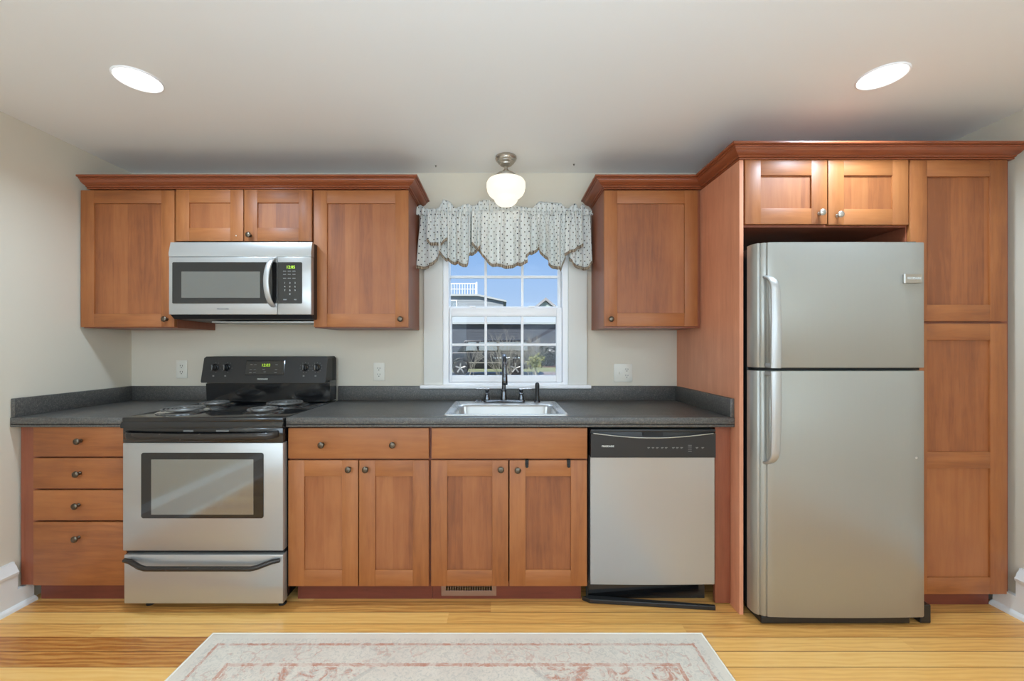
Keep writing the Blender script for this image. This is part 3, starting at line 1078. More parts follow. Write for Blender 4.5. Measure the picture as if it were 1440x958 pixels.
for px in (301.8, 318.5, 428.5, 445.2):
    x, y, z = onp(px, 517)
    m = MB().lathe([(.021, .0005), (.021, .006), (.017, .009), (.0165, .016), (.0155, .018)], (x, y, z), 'y', 28)
    m.box(x - .0045, x + .0045, y - .030, y - .0165, z - .019, z + .019, .002)
    k_ = m.build('burner_knob', M['black_gloss'], cp, smooth=40)
    MB().box(x - .001, x + .001, y - .0308, y - .0302, z - .014, z + .018).build('pointer', M['grey_ink'], k_)
for px in (301.8, 318.5, 428.5, 445.2):
    m = MB()
    x, y, z = onp(px, 517)
    for k in range(11):
        a = PI / 2 + 2 * PI * k / 11
        xx, zz = x + .030 * math.cos(a), z + .030 * math.sin(a)
        if px < 400 and k % 2: continue
        m.box(xx - .0016, xx + .0016, yy(zz) - .0006, yy(zz) - .0001, zz - .0016, zz + .0016)
    x, y, z = onp(px - 1, 529)
    m.box(x - .005, x + .005, yy(z) - .0006, yy(z) - .0001, z - .005, z + .005)
    m.build('dial_lettering', M['grey_ink'], cp)
x0, _, z1 = onp(344.7, 507.5); x1, _, z0 = onp(399.5, 527.5)
m = MB()
m.loops([[(x0, yy(z0) - .0005, z0), (x1, yy(z0) - .0005, z0), (x1, yy(z1) - .0005, z1), (x0, yy(z1) - .0005, z1)],
         [(x0 + .004, yy(z0) - .004, z0 + .003), (x1 - .004, yy(z0) - .004, z0 + .003), (x1 - .004, yy(z1) - .004, z1 - .003), (x0 + .004, yy(z1) - .004, z1 - .003)]], cap0=True, cap1=True)
dp = m.build('display', M['glass_black'], cp)
x, y, z = onp(373.5, 514)
text('clock_digits', '12:03', .024, (x, y - .0055, z), M['led'], dp, bold=.0, rx=PI / 2 - tilt)
m = MB()
for px, py in ((353, 513), (358.5, 513), (353, 520), (358.5, 520), (388.5, 513), (388.5, 520), (371, 519.5), (373, 523), (388, 524), (353, 524), (358.5, 524)):
    x, y, z = onp(px, py)
    m.box(x - .007, x + .007, y - .0052, y - .0042, z - .0014, z + .0014)
m.build('button_lettering', M['grey_ink'], dp)
x, y, z = onp(370.4, 533.2)
text('logo', 'FRIGIDAIRE', .0125, (x, y - .001, z), M['white_ink'], cp, bold=.0002, rx=PI / 2 - tilt)
# oven door
DX0, DX1 = RX0 + .001, RX1 - .003
zD0, zD1, zD2 = Z(775, RF), Z(623, RF), Z(601.5, RF)
od = MB().box(DX0, DX1, RF, -.617, zD0, zD1, .004).build('oven_door', M['steel'], r, smooth=30)
wz1, wz0 = Z(636.7, RF), Z(729, RF)
wx0, wx1 = X(199, RF), X(371, RF)
m = MB().prism(rrect2(wx0, wx1, wz0, wz1, .012), 'y', RF - .003, RF - .0002, bev=.001)
ow = m.build('oven_window', M['glass_black'], od)
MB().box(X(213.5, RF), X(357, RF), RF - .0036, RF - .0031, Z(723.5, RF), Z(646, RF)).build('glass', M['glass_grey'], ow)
m = MB()
m.box(DX0, DX1, RF, -.617, zD1 + .0005, zD2, .004)
ob = m.build('door_top_band', M['black_gloss'], od, smooth=30)
# vent slots above and the bowed handle
for a, b_ in ((258, 272), (304, 322)):
    MB().box(X(a, RF), X(b_, RF), RF - .0012, RF - .0003, Z(607.3, RF), Z(605, RF)).build('vent_slot', M['grey_ink'], ob)
hz = Z(613.5, RF - .03)
pts = [(DX0 + .025, RF - .002, hz + .004), (DX0 + .04, RF - .028, hz + .002)]
for k in range(13):
    t_ = k / 12
    pts.append((DX0 + .06 + (DX1 - DX0 - .12) * t_, RF - .036 - .008 * math.sin(PI * t_), hz - .003 * math.sin(PI * t_)))
pts += [(DX1 - .04, RF - .028, hz + .002), (DX1 - .025, RF - .002, hz + .004)]
MB().ribbon(pts, .034, .016, (0, 0, 1)).build('handle', M['bronze'], od, smooth=50)
# drawer
z0, z1 = Z(849.3, RF), Z(780.5, RF)
dr = MB().box(DX0 + .006, DX1, RF, -.617, z0, z1, .004).build('storage_drawer', M['steel'], r, smooth=30)
MB().box(DX0 + .004, DX1 - .004, RF + .02, -.617, z1 + .001, zD0 - .001).build('door_gap', M['black_matte'], r)
hz = Z(787, RF)
pts = []
for k in range(25):
    t_ = k / 24
    e = min(t_, 1 - t_) * 2
    s1 = min(1, e * 2.9)
    s1 = s1 * s1 * (3 - 2 * s1)
    pts.append((X(178, RF) + (X(395, RF) - X(178, RF)) * t_, RF - .012 - .026 * s1, hz + .002 - .026 * s1))
MB().tube(pts, [.010] + [.0115] * 23 + [.010], 14).build('handle', M['bronze'], dr, smooth=50)
for px in (197, 388):
    x = X(px, RF)
    MB().lathe([(.018, 0.0005), (.018, .008), (.008, .012), (.008, .0445)], (x, -.60, 0), 'z', 16).build('foot', M['black_matte'], r, smooth=40)
    MB().lathe([(.018, 0.0005), (.018, .008), (.008, .012), (.008, .0445)], (x, -.10, 0), 'z', 16).build('foot', M['black_matte'], r, smooth=40)

# ------------------------------------------------------------------ microwave
MF = -.40
mw = thing('microwave_oven', (-1.38, 0, 1.39), 'over-the-range stainless microwave hung under the short cabinet', 'microwave')
mx0, mx1 = X(237.3, MF), X(437.5, MF)
mzt, mzb = Z(340, MF), Z(442.5, MF)
MB().box(mx0 + .004, mx1 - .002, -.365, -.004, 1.405, mzt - .001).build('body', M['black'], mw)
zl = Z(361, MF)
m = MB()
m.prism([(-.366, zl + .001), (MF, zl + .001), (MF - .001, zl + .02), (MF + .012, mzt), (-.366, mzt)], 'x', mx0, mx1)
m.build('vent_hood_strip', M['steel'], mw, smooth=40)
xs_ = X(389.8, MF)
md = MB().box(mx0, xs_ - .001, MF, -.366, mzb, zl - .001, .003).build('door', M['steel'], mw, smooth=30)
mc = MB().box(xs_ + .001, mx1, MF, -.366, mzb, zl - .001, .003).build('control_section', M['steel'], mw, smooth=30)
m = MB().prism(rrect2(X(242.6, MF), xs_ - .002, Z(427, MF), Z(369, MF), .006), 'y', MF - .002, MF - .0002)
mg = m.build('door_window', M['glass_black'], md)
MB().box(X(255.6, MF), X(366, MF), MF - .0028, MF - .0021, Z(419, MF), Z(382, MF)).build('glass', M['glass_mesh'], mg)
m = MB().prism(rrect2(xs_ + .002, X(425, MF), Z(427, MF), Z(369, MF), .006), 'y', MF - .002, MF - .0002)
mk = m.build('keypad', M['glass_black'], mc)
text('clock_digits', '12:05', .0215, (X(409, MF), MF - .0024, Z(376, MF)), M['led'], mk, bold=.0)
m = MB()
for r_, yk in enumerate((381.5, 386, 391.5)):
    for c__ in range(3):
        x = X(400.5 + 6.6 * c__, MF)
        m.box(x - .008, x + .008, MF - .0026, MF - .0021, Z(yk, MF) - .0016, Z(yk, MF) + .0016)
for yk in (421.5,):
    for px, hw in ((401, .009), (415.5, .006)):
        x = X(px, MF)
        m.box(x - hw, x + hw, MF - .0026, MF - .0021, Z(yk, MF) - .003, Z(yk, MF) + .003)
m.build('key_lettering', M['grey_ink'], mk)
for i, ch in enumerate('1234567890'):
    rr_, cc_ = divmod(i, 3)
    if ch == '0': cc_ = 1
    text('key_number', ch, .011, (X(400.8 + 7.2 * cc_, MF), MF - .0024, Z(398.2 + 5.2 * rr_, MF)), M['white_ink'], mk)
text('logo', 'FRIGIDAIRE', .0125, (X(313.5, MF), MF - .0008, Z(434.7, MF)), M['grey_ink'], md, bold=.0001)
hx = X(383, MF)
pts = []
for k in range(21):
    t_ = k / 20
    pts.append((hx - .016 * math.sin(PI * t_) ** .6 + .008, MF - .001 - .044 * math.sin(PI * t_) ** .55, Z(363.5, MF) + (Z(431.5, MF) - Z(363.5, MF)) * t_))
MB().ribbon(pts, .030, .010, (1, 0, 0)).build('handle', M['handle'], md, smooth=50)
m = MB()
m.prism([(MF + .004, mzb - .001), (MF + .03, mzb - .022), (-.03, mzb - .030), (-.03, mzb - .001)], 'x', mx0 + .006, mx1 - .004)
m.build('underside', M['black'], mw)
m = MB().box(mx0 + .16, mx1 - .02, -.30, -.05, mzb - .0365, mzb - .031)
m.build('grease_filter', M['steel'], mw)

# ------------------------------------------------------------------ dishwasher
WF = -.635
dx0, dx1 = X(830.3, WF), X(1004.7, WF)
dw = thing('dishwasher', ((dx0 + dx1) / 2, -.3, 0), 'stainless dishwasher with black control panel under the worktop right of the sink', 'dishwasher')
MB().box(dx0 + .005, dx1 - .005, -.585, -.04, .11, .868).build('tub', M['black'], dw)
zt_, zm_, zb_ = Z(603.5, WF), Z(642.8, WF), Z(822, WF)
# steel door, bowed a little
n = 28
poly = [(dx0 + (dx1 - dx0) * i / n, WF - .004 * math.sin(PI * i / n)) for i in range(n + 1)] + [(dx1, -.587), (dx0, -.587)]
m = MB().prism(poly, 'z', zb_, zm_ - .001)
m.build('door', M['steel_dw'], dw, smooth=30)
# control panel with a scooped handle pocket
m = MB()
yc_ = WF - .012
m.box(dx0, dx1, yc_ + .016, -.587, zm_, zt_, .002)
top = zt_
N = 24
sc_ = lambda t_: Z(609, WF) - .040 * math.sin(PI * t_) ** 1.0 * .55
ctop = [(dx0 + .012 + (dx1 - dx0 - .024) * k / N, sc_(k / N)) for k in range(N + 1)]
poly = [(dx0, zm_), (dx1, zm_), (dx1, sc_(0))] + ctop[::-1] + [(dx0, sc_(0))]
m.prism(poly, 'y', yc_, yc_ + .0155)
m.box(dx0, dx1, yc_, yc_ + .0155, Z(607, WF), zt_, .002)
cpn = m.build('control_panel', M['black'], dw, smooth=30)
pts = [(x, yc_ - .0005, z) for x, z in ctop]
MB().tube(pts, .0022, 8).build('lip', M['nickel'], cpn, smooth=50)
MB().box(X(904, WF), X(932, WF), yc_ + .008, yc_ + .0158, Z(613, WF), Z(607.5, WF)).build('latch', M['black_matte'], cpn)
text('logo', 'FRIGIDAIRE', .0115, (X(854, WF), yc_ - .0005, Z(627, WF)), M['white_ink'], cpn, bold=.0003)
m = MB()
for px in (911, 917, 923, 930, 935.5, 945.5, 951, 957, 978.5, 986.5):
    x = X(px, WF)
    m.box(x - .006, x + .006, yc_ - .0006, yc_ - .0001, Z(628.6, WF) - .0013, Z(628.6, WF) + .0013)
    m.box(x - .005, x + .003, yc_ - .0006, yc_ - .0001, Z(629.8, WF) - .001, Z(629.8, WF) + .001)
for py in (625.5, 628, 631, 634):
    m.box(X(966, WF), X(971, WF), yc_ - .0006, yc_ - .0001, Z(py, WF) - .001, Z(py, WF) + .001)
m.build('button_lettering', M['grey_ink'], cpn)
MB().box(dx0 + .005, dx1 - .01, -.56, -.545, .003, .109).build('kick_plate', M['black_gloss'], dw)
m = MB()
m.prism([(X(819.5, -.59), -.575), (X(829, -.59), -.60), (X(1007, -.65) - .005, -.655), (X(1008, -.65) - .005, -.64), (X(829, -.59), -.565)], 'z', .001, .022, bev=.003)
tag(m.build('loose_toe_plate', M['black']), 'black plastic toe plate lying loose and askew under the dishwasher', 'toe plate')
MB().box(X(827, BF) + .0015, X(827, BF) + .008, -.585, -.565, .024, .10).build('side_bracket', M['black_matte'], dw)

# ------------------------------------------------------------------ refrigerator
FF = -.77
rx0_, rx1_ = 1.142, 1.893
fr_ = thing('refrigerator', ((rx0_ + rx1_) / 2, -.4, 0), 'tall stainless top-freezer refrigerator between the maple panel and pantry', 'refrigerator')
zft, zfs, zfb = Z(340.8, FF), Z(519.5, FF), Z(868.5, FF)
MB().box(rx0_ + .006, rx1_ - .006, -.685, -.06, .05, zft - .012, .004).build('body', M['black'], fr_)


def fdoor(name, z0, z1):
    prof = [(rx0_, -.695), (rx0_, -.728), (rx0_ + .004, -.742), (rx0_ + .012, -.752), (rx0_ + .020, -.755), (rx0_ + .023, -.7515), (rx0_ + .027, -.7575), (rx0_ + .036, -.763),
            (rx0_ + .043, -.764), (rx0_ + .046, -.761), (rx0_ + .050, -.7665), (rx0_ + .06, -.769)]
    for k in range(11):
        u = k / 10
        prof.append((rx0_ + .08 + (rx1_ - .012 - rx0_ - .08) * u, -.770 - .006 * math.sin(PI * u) ** .8))
    prof += [(rx1_ - .003, -.765), (rx1_, -.757), (rx1_, -.695)]
    m = MB().prism(prof, 'z', z0, z1, bev=.003)
    return m.build(name, M['steel_f'], fr_, smooth=25)


fd1 = fdoor('freezer_door', zfs + .007, zft)
fd2 = fdoor('fridge_door', zfb, zfs - .007)
MB().box(rx0_ + .012, rx1_ - .003, -.694, -.686, zfb + .01, zft - .01).build('door_gasket', M['black_matte'], fr_)

MB().box(rx0_ + .02, rx1_ - .004, -.745, -.695, zfs - .0055, zfs + .0055).build('gap_shade_strip', M['black_matte'], fr_)  # added black strip giving the gap between the doors its shade


def fhandle(parent, zend, zgap, dirn):
    xh = 1.187
    yst = -.818
    pts = [(xh - .006, -.768, zend - dirn * .004)]
    for k in range(1, 9):
        a = PI / 2 * k / 8
        pts.append((xh - .006 + .010 * math.sin(a), -.768 - (.05) * math.sin(a), zend + dirn * (.0 + .06 * (1 - math.cos(a)))))
    L = zgap - (zend + dirn * .06)
    for k in range(1, 9):
        pts.append((xh + .004 + .002 * k / 8, yst - .004 * math.sin(PI * k / 8), zend + dirn * .06 + L * k / 8))
    wds = [.024] + [.030 + .014 * min(1, k / 12) for k in range(len(pts) - 1)]
    m = MB().ribbon(pts, wds, .012, (1, -.15, 0))
    m.box(xh - .014, xh + .012, -.815, -.772, min(zgap, zgap - dirn * .02), max(zgap, zgap - dirn * .02), .004)
    return m.build('handle', M['handle'], parent, smooth=50)


fhandle(fd1, Z(390, -.78), zfs + .008, -1)
fhandle(fd2, Z(651, -.78), zfs - .008, 1)
bx0_, bx1_ = X(1268.5, FF), X(1294, FF)
bz1, bz0 = Z(386, FF), Z(398.5, FF)
bd = MB().box(bx0_, bx1_, -.7795, -.7735, bz0, bz1, .001).build('badge', M['nickel'], fd1)
MB().box(bx0_ - .001, bx0_ + .005, -.7812, -.7797, bz0 - .001, bz1 + .001).build('badge_bar', M['white_ink'], bd)
text('logo', 'FRIGIDAIRE', .0125, ((bx0_ + bx1_) / 2 + .003, -.7802, (bz0 + bz1) / 2), M['white_ink'], bd, bold=.0003)
MB().lathe([(.007, 0), (.006, .003), (.001, .004)], (X(1288, FF), -.770, Z(644, FF)), 'y', 14).build('door_stop', M['chrome'], fd2, smooth=50)
MB().box(rx1_ - .06, rx1_ - .01, -.74, -.68, zft + .001, zft + .012, .004).build('hinge_cap', M['black'], fr_)
m = MB()
m.box(rx0_ + .03, rx1_ - .05, -.752, -.62, .004, .038, .006)
m.build('base_grille', M['black'], fr_)
MB().lathe([(.012, 0), (.012, .012), (.006, .014), (.006, .045)], (rx1_ - .09, -.71, 0), 'z', 14).build('levelling_foot', M['nickel'], fr_, smooth=40)
MB().box(rx1_ + .002, rx1_ + .050, -.745, -.70, .002, .085, .004).box(rx1_ - .03, rx1_ + .004, -.735, -.71, .02, .040).build('hinge_bracket', M['black'], fr_)
for x in (rx0_ + .08, rx1_ - .08):
    MB().lathe([(.02, 0), (.02, .049)], (x, -.12, 0), 'z', 14).build('foot', M['black_matte'], fr_)

# ------------------------------------------------------------------ ceiling lights
for (x, y), lb in zip(RECESSED, ('round white recessed ceiling light near the left wall', 'round white recessed ceiling light above the fridge side, near the right wall')):
    o = thing('recessed_light', (x, y, CEIL), lb, 'ceiling light', 'recessed ceiling lights')
    MB().lathe([(.086, -.0003), (.085, -.004), (.081, -.006), (.078, -.0035), (.0775, -.0008)], (x, y, CEIL), 'z', 40, cap0=False, cap1=False).build('trim_ring', M['vinyl'], o, smooth=50)
    MB().lathe([(.077, -.0008), (.077, -.003), (.05, -.0035), (.02, -.0035)], (x, y, CEIL), 'z', 40).build('lens', M['lens'], o, smooth=50)
gx, gy = .031, -.22
o = thing('schoolhouse_light', (gx, gy, CEIL), 'semi-flush ceiling light with white schoolhouse globe in front of the window', 'ceiling light')
MB().lathe([(.060, -.0004), (.062, -.012), (.058, -.016), (.056, -.022), (.048, -.027), (.047, -.034), (.036, -.040), (.034, -.047), (.020, -.054), (.012, -.058)], (gx, gy, CEIL), 'z', 40).build('canopy', M['nickel'], o, smooth=30)
MB().lathe([(.010, -.0585), (.010, -.072), (.014, -.074)], (gx, gy, CEIL), 'z', 20).build('stem', M['nickel'], o, smooth=40)
MB().lathe([(.014, -.0745), (.020, -.081), (.022, -.088), (.034, -.094), (.050, -.099), (.054, -.104), (.060, -.108), (.060, -.120), (.056, -.122)], (gx, gy, CEIL), 'z', 36).build('fitter', M['nickel'], o, smooth=30)
for k in range(3):
    a = .2 + 2 * PI * k / 3
    MB().tube([(gx + .058 * math.cos(a), gy + .058 * math.sin(a), CEIL - .114), (gx + .070 * math.cos(a), gy + .070 * math.sin(a), CEIL - .114)], .003, 8).build('thumbscrew', M['nickel'], o)
GT = CEIL - .123
gl = [(.056, 0), (.085, -.006), (.104, -.014), (.112, -.026), (.1125, -.048), (.108, -.068), (.099, -.084), (.087, -.094), (.074, -.100), (.070, -.105), (.067, -.115), (.060, -.126), (.046, -.137), (.025, -.143), (.004, -.145)]
MB().lathe([(r0, z0_ * 1.12) for r0, z0_ in gl], (gx, gy, GT), 'z', 48).build('globe', M['globe'], o, smooth=60)

for x, y, lb in ((-.393, -.107, 'tiny dark screw anchor in the ceiling left of the globe light'), (.441, -.126, 'tiny dark screw anchor in the ceiling right of the globe light')):
    m = MB().lathe([(.006, -.0003), (.005, -.002), (.0025, -.003), (.0025, -.009)], (x, y, CEIL), 'z', 12)
    tag(m.build('screw_anchor', M['pewter'], smooth=40), lb, 'anchor', 'ceiling screw anchors')

# ------------------------------------------------------------------ valance
VY = -.085
va = thing('window_valance', (.03, VY, 1.8), 'gathered pale dotted valance with striped fringe hung across the window top', 'curtain')
vs = sc(VY)


def cloth(name, xs_px, tops, bots, y0, npl, amp, ph, nz=14, mat='fabric', parent=va, trim=True, nx=70, flare=0.0):
    """xs_px: (left,right); tops/bots: list of (t, py) contours"""
    def interp(c, t_):
        for (a, va_), (b, vb_) in zip(c, c[1:]):
            if t_ <= b:
                u = (t_ - a) / max(b - a, 1e-6)
                u = u * u * (3 - 2 * u) * .5 + u * .5
                return va_ + (vb_ - va_) * u
        return c[-1][1]
    bm = bmesh.new()
    uvl = bm.loops.layers.uv.new('UVMap')
    x0, x1 = xs_px

    def P(t_, v, dy=0.0, below=0.0):
        py = interp(tops, t_) * (1 - v) + interp(bots, t_) * v
        px = x0 + (x1 - x0) * (t_ if flare == 0 else .5 + (t_ - .5) * (1 - flare * (1 - v)))
        gath = math.sin(2 * PI * (npl * 3.3) * t_ + ph * 3) * .007 * max(0, 1 - v * 2.2)
        a_ = 2 * PI * npl * t_ + ph
        fold = math.sin(a_ + .55 * math.sin(a_ * .47 + ph)) + .30 * math.sin(2.3 * a_ + 1.7 * ph)
        fold = math.copysign(abs(fold) ** .8, fold)
        y = y0 - amp * (.35 + .65 * min(1, v * 1.6)) * fold + gath + dy
        px += 2.2 * math.cos(a_) * min(1, v * 2) * (1 - abs(2 * t_ - 1))
        return Vector((X(px, VY), y, Z(py, VY) - below))
    grid, uvs = [], []
    arc = [0.0]
    for i in range(1, nx + 1):
        arc.append(arc[-1] + (P(i / nx, 1) - P((i - 1) / nx, 1)).length * .9)
    for j in range(nz + 1):
        grid.append([bm.verts.new(P(i / nx, j / nz) - ORG[parent.name]) for i in range(nx + 1)])
    for j in range(nz):
        for i in range(nx):
            f = bm.faces.new((grid[j][i], grid[j][i + 1], grid[j + 1][i + 1], grid[j + 1][i]))
            for lp, (ii, jj) in zip(f.loops, ((i, j), (i + 1, j), (i + 1, j + 1), (i, j + 1))):
                q = grid[jj][ii].co
                lp[uvl].uv = (arc[ii] + ph, q.z)
    me = bpy.data.meshes.new(name)
    bm.to_mesh(me); bm.free()
    me.materials.append(M[mat])
    me.shade_smooth()
    o = bpy.data.objects.new(name, me)
    COL.objects.link(o)
    o.parent = parent
    ORG[o.name] = ORG[parent.name]
    md_ = o.modifiers.new('thickness', 'SOLIDIFY'); md_.thickness = .0015
    if trim:
        bm = bmesh.new()
        uvl = bm.loops.layers.uv.new('UVMap')
        rows = []
        for k, (bl, dy) in enumerate(((-.006, -.0025), (.004, -.005), (.013, -.002))):
            rows.append([bm.verts.new(P(i / nx, 1, dy + .0015 * math.sin(i * 2.4), bl) - ORG[parent.name]) for i in range(nx + 1)])
        for j in range(2):
            for i in range(nx):
                f = bm.faces.new((rows[j][i], rows[j][i + 1], rows[j + 1][i + 1], rows[j + 1][i]))
                for lp, (ii, jj) in zip(f.loops, ((i, j), (i + 1, j), (i + 1, j + 1), (i, j + 1))):
                    lp[uvl].uv = (arc[ii] + ph, jj * .01)
        me = bpy.data.meshes.new('fringe')
        bm.to_mesh(me); bm.free()
        me.materials.append(M['fringe'])
        me.shade_smooth()
        tr_ = bpy.data.objects.new('fringe', me)
        COL.objects.link(tr_)
        tr_.parent = o
        ORG[tr_.name] = ORG[parent.name]
        md_ = tr_.modifiers.new('thickness', 'SOLIDIFY'); md_.thickness = .0015
    return o


RODY = 298.0
flat = [(0, RODY), (1, RODY)]
# back drops first, then those lying in front
cloth('left_tail', (585.5, 619), flat, [(0, 375), (.35, 375.5), (.65, 371), (.85, 363), (1, 356)], VY + .01, 2.2, .013, .4, flare=.35)
cloth('left_cascade', (601, 630), flat, [(0, 338), (.2, 343), (.7, 343), (1, 335)], VY - .012, 2.6, .010, 1.3, flare=.1)
cloth('left_jabot', (618, 678), flat, [(0, 355), (.15, 364), (.35, 369), (.55, 371.5), (.62, 372), (.68, 360), (.85, 353), (1, 347)], VY, 4.2, .026, 2.0)
cloth('centre_swag', (664, 742), flat, [(0, 344), (.10, 350), (.2, 362), (.38, 373), (.6, 376), (.85, 373), (1, 367)], VY - .024, 3.4, .022, 3.1, nx=90)
cloth('right_jabot', (736, 795), flat, [(0, 362), (.2, 355), (.34, 350), (.46, 356), (.6, 370), (.8, 377), (.9, 378), (.96, 368), (1, 362)], VY, 4.4, .026, 4.2)
cloth('right_cascade', (794, 819), flat, [(0, 358), (.3, 354), (.7, 349), (1, 345)], VY - .012, 2.2, .011, 5.1, flare=.15)
cloth('right_tail', (801, 832.5), flat, [(0, 364), (.25, 372), (.55, 377), (.8, 376), (1, 368)], VY + .01, 2.4, .013, 6.0, flare=.2)
tops = [(0, 292), (.02, 288), (.05, 294), (.12, 294), (.155, 281), (.19, 284), (.22, 293), (.29, 287), (.33, 290), (.36, 283), (.40, 281), (.46, 286), (.54, 289), (.60, 291), (.66, 293), (.70, 284), (.76, 285),
        (.82, 286), (.86, 294), (.905, 286), (.925, 294), (.95, 287), (.97, 294), (1, 297)]
cloth('header', (586, 832), tops, [(0, 303), (1, 303)], VY - .004, 34, .012, .8, nz=8, trim=False, nx=260)
MB().tube([(X(574.5, UB) + .002, VY + .032, Z(299, VY)), (X(848.5, UB) - .002, VY + .032, Z(299, VY))], .006, 10).build('rod', M['vinyl'], va)

# ------------------------------------------------------------------ rug
rug_y = -.822 - RL / 2
rx = (-1.243 + .868) / 2
rg = thing('area_rug', (rx, rug_y, 0), 'faded ivory oriental rug with rust border on the wood floor', 'rug')
MB().box(rx - RW / 2, rx + RW / 2, rug_y - RL / 2, rug_y + RL / 2, .001, .009, .003).build('pile', M['rug'], rg, smooth=40)
m = MB()
hw, hl = RW / 2 + .004, RL / 2 + .004
m.tube([(rx - hw, rug_y - hl, .006), (rx - hw, rug_y + hl, .006), (rx + hw, rug_y + hl, .006), (rx + hw, rug_y - hl, .006), (rx - hw, rug_y - hl, .006)], .0048, 8)
m.build('binding', M['rug_edge'], rg, smooth=50)

# ------------------------------------------------------------------ outside the window


def at(px, py, d):
    return Vector(((px - CX) * d / F, d - D, H - (py - CY) * d / F))


t = NT('winter_lawn')
v = t.coord()
c = t.ramp(t.noise(v, 1.4, 5, .6), [(0.3, lin(150, 138, 104)), (.5, lin(132, 140, 92)), (.7, lin(168, 160, 128))])
t.l(c, t.p.inputs['Base Color']); t.set(Roughness=.95)
M['lawn'] = t.m
M['asphalt'] = plain('asphalt', lin(150, 138, 132), .9)


def siding(name, col):
    t = NT(name)
    sp = t.n('ShaderNodeSeparateXYZ')
    t.l(t.coord(), sp.inputs[0])
    fz_ = t.math('FRACT', t.math('MULTIPLY', sp.outputs['Z'], 5.0))
    c = t.mix(t.math('LESS_THAN', fz_, .14), col, tuple(x * .55 for x in col[:3]) + (1,))
    t.l(c, t.p.inputs['Base Color']); t.set(Roughness=.8)
    return t.m


M['grey_siding'] = siding('grey_siding', lin(150, 158, 162))
M['pale_siding'] = siding('pale_green_siding', lin(176, 190, 182))
M['dark_siding'] = siding('dark_siding', lin(74, 80, 90))
M['roofing'] = plain('roof_shingle', lin(156, 156, 156), .9)
M['pale_roof'] = plain('pale_metal_roof', lin(172, 178, 176), .6)
M['bark'] = plain('grey_bark', lin(150, 146, 136), .9)
M['car_black'] = plain('black_car_paint', lin(20, 22, 26), .3, 0, Coat_Weight=0.3)
M['sky_sheen_glass'] = plain('sky_sheen_glass', lin(150, 162, 166), .15, .2)  # reflected sky painted in as a pale base colour
M['rim_grey'] = plain('alloy_rim', lin(150, 152, 150), .4, .3)
M['tyre'] = plain('tyre_rubber', lin(28, 28, 29), .8)
M['leaf'] = plain('evergreen_leaf', lin(128, 132, 84), .8)
M['green_dark'] = plain('dark_leaf', lin(44, 52, 46), .8)

GZ = -.18
m = MB()
rings = [[(-14, y, z), (14, y, z)] for y, z in ((.13, -.45), (6, -.35), (14, GZ), (22, GZ), (60, GZ + .2))]
m.loops(rings, closed=False)
struct(m.build('ground', M['lawn']))
m = MB().box(-14, 14, 16.8, 20.9, GZ + .004, GZ + .012)
struct(m.build('road', M['asphalt']))

m = MB().box(-1, 14, 25.6, 28.2, GZ + .03, GZ + .045)
struct(m.build('trim_3', plain('bark_mulch', lin(126, 98, 88), .95)))
# house at the left with a roof deck
d = 34.0
h_ = thing('neighbour_house', at(660, 520, d), 'grey sided house with a railed roof deck beyond the parked car', 'house')
x0, x1, xk = at(560, 0, d).x, at(708, 0, d).x, at(672, 0, d).x
ze0, ze1 = at(0, 425, d).z, at(0, 417, d).z
y = d - D
m = MB().prism([(x0, GZ), (x1, GZ), (x1, ze0), (xk, ze1), (x0, ze1)], 'y', y, y + 8)
m.build('wall', M['grey_siding'], h_)
m = MB().prism([(x0 - .2, ze1 + .01), (xk, ze1 + .01), (x1 + .25, ze0 - .02), (x1 + .25, ze0 + .12), (xk, ze1 + .16), (x0 - .2, ze1 + .16)], 'y', y - .3, y + 8.2)
m.build('roof', M['pale_roof'], h_)
zr0, zr1 = ze1 + .16, at(0, 398, d).z
m = MB()
xr1 = at(670, 0, d).x
k = 0
xx = x0
while xx < xr1:
    m.box(xx - .02, xx + .02, y + .2, y + .24, zr0, zr1)
    xx += .22
m.box(x0, xr1, y + .18, y + .26, zr1 - .06, zr1 + .02).box(x0, xr1, y + .18, y + .26, zr0 + .45, zr0 + .5)
m.box(xr1 - .06, xr1 + .06, y + .14, y + .28, zr0, zr1 + .1)
m.build('deck_railing', M['vinyl'], h_)
wn_ = MB().box(at(630, 0, d).x, at(643, 0, d).x, y - .06, y - .005, at(0, 434, d).z, at(0, 422, d).z).build('window', M['vinyl'], h_)
MB().box(at(631.5, 0, d).x, at(641.5, 0, d).x, y - .08, y - .065, at(0, 433, d).z, at(0, 423, d).z).build('window_pane', M['sky_sheen_glass'], wn_)

# gabled house far right
d = 42.0
h_ = thing('gabled_house', at(767, 520, d), 'distant house showing a small pale gable above the shed roof', 'house')
a, b_, c_ = at(746, 0, d), at(788, 0, d), at(767, 0, d)
ze, za = at(0, 441, d).z, at(0, 421, d).z
m = MB().prism([(a.x, GZ), (b_.x, GZ), (b_.x, ze), (c_.x, za - .2), (a.x, ze)], 'y', d - D, d - D + 8)
m.build('wall', M['pale_siding'], h_)
m = MB().prism([(a.x - .5, ze - .3), (c_.x, za - .15), (b_.x + .5, ze - .3), (b_.x + .5, ze - .05), (c_.x, za + .15), (a.x - .5, ze - .05)], 'y', d - D - .4, d - D + 8.4)
m.build('roof', M['roofing'], h_)

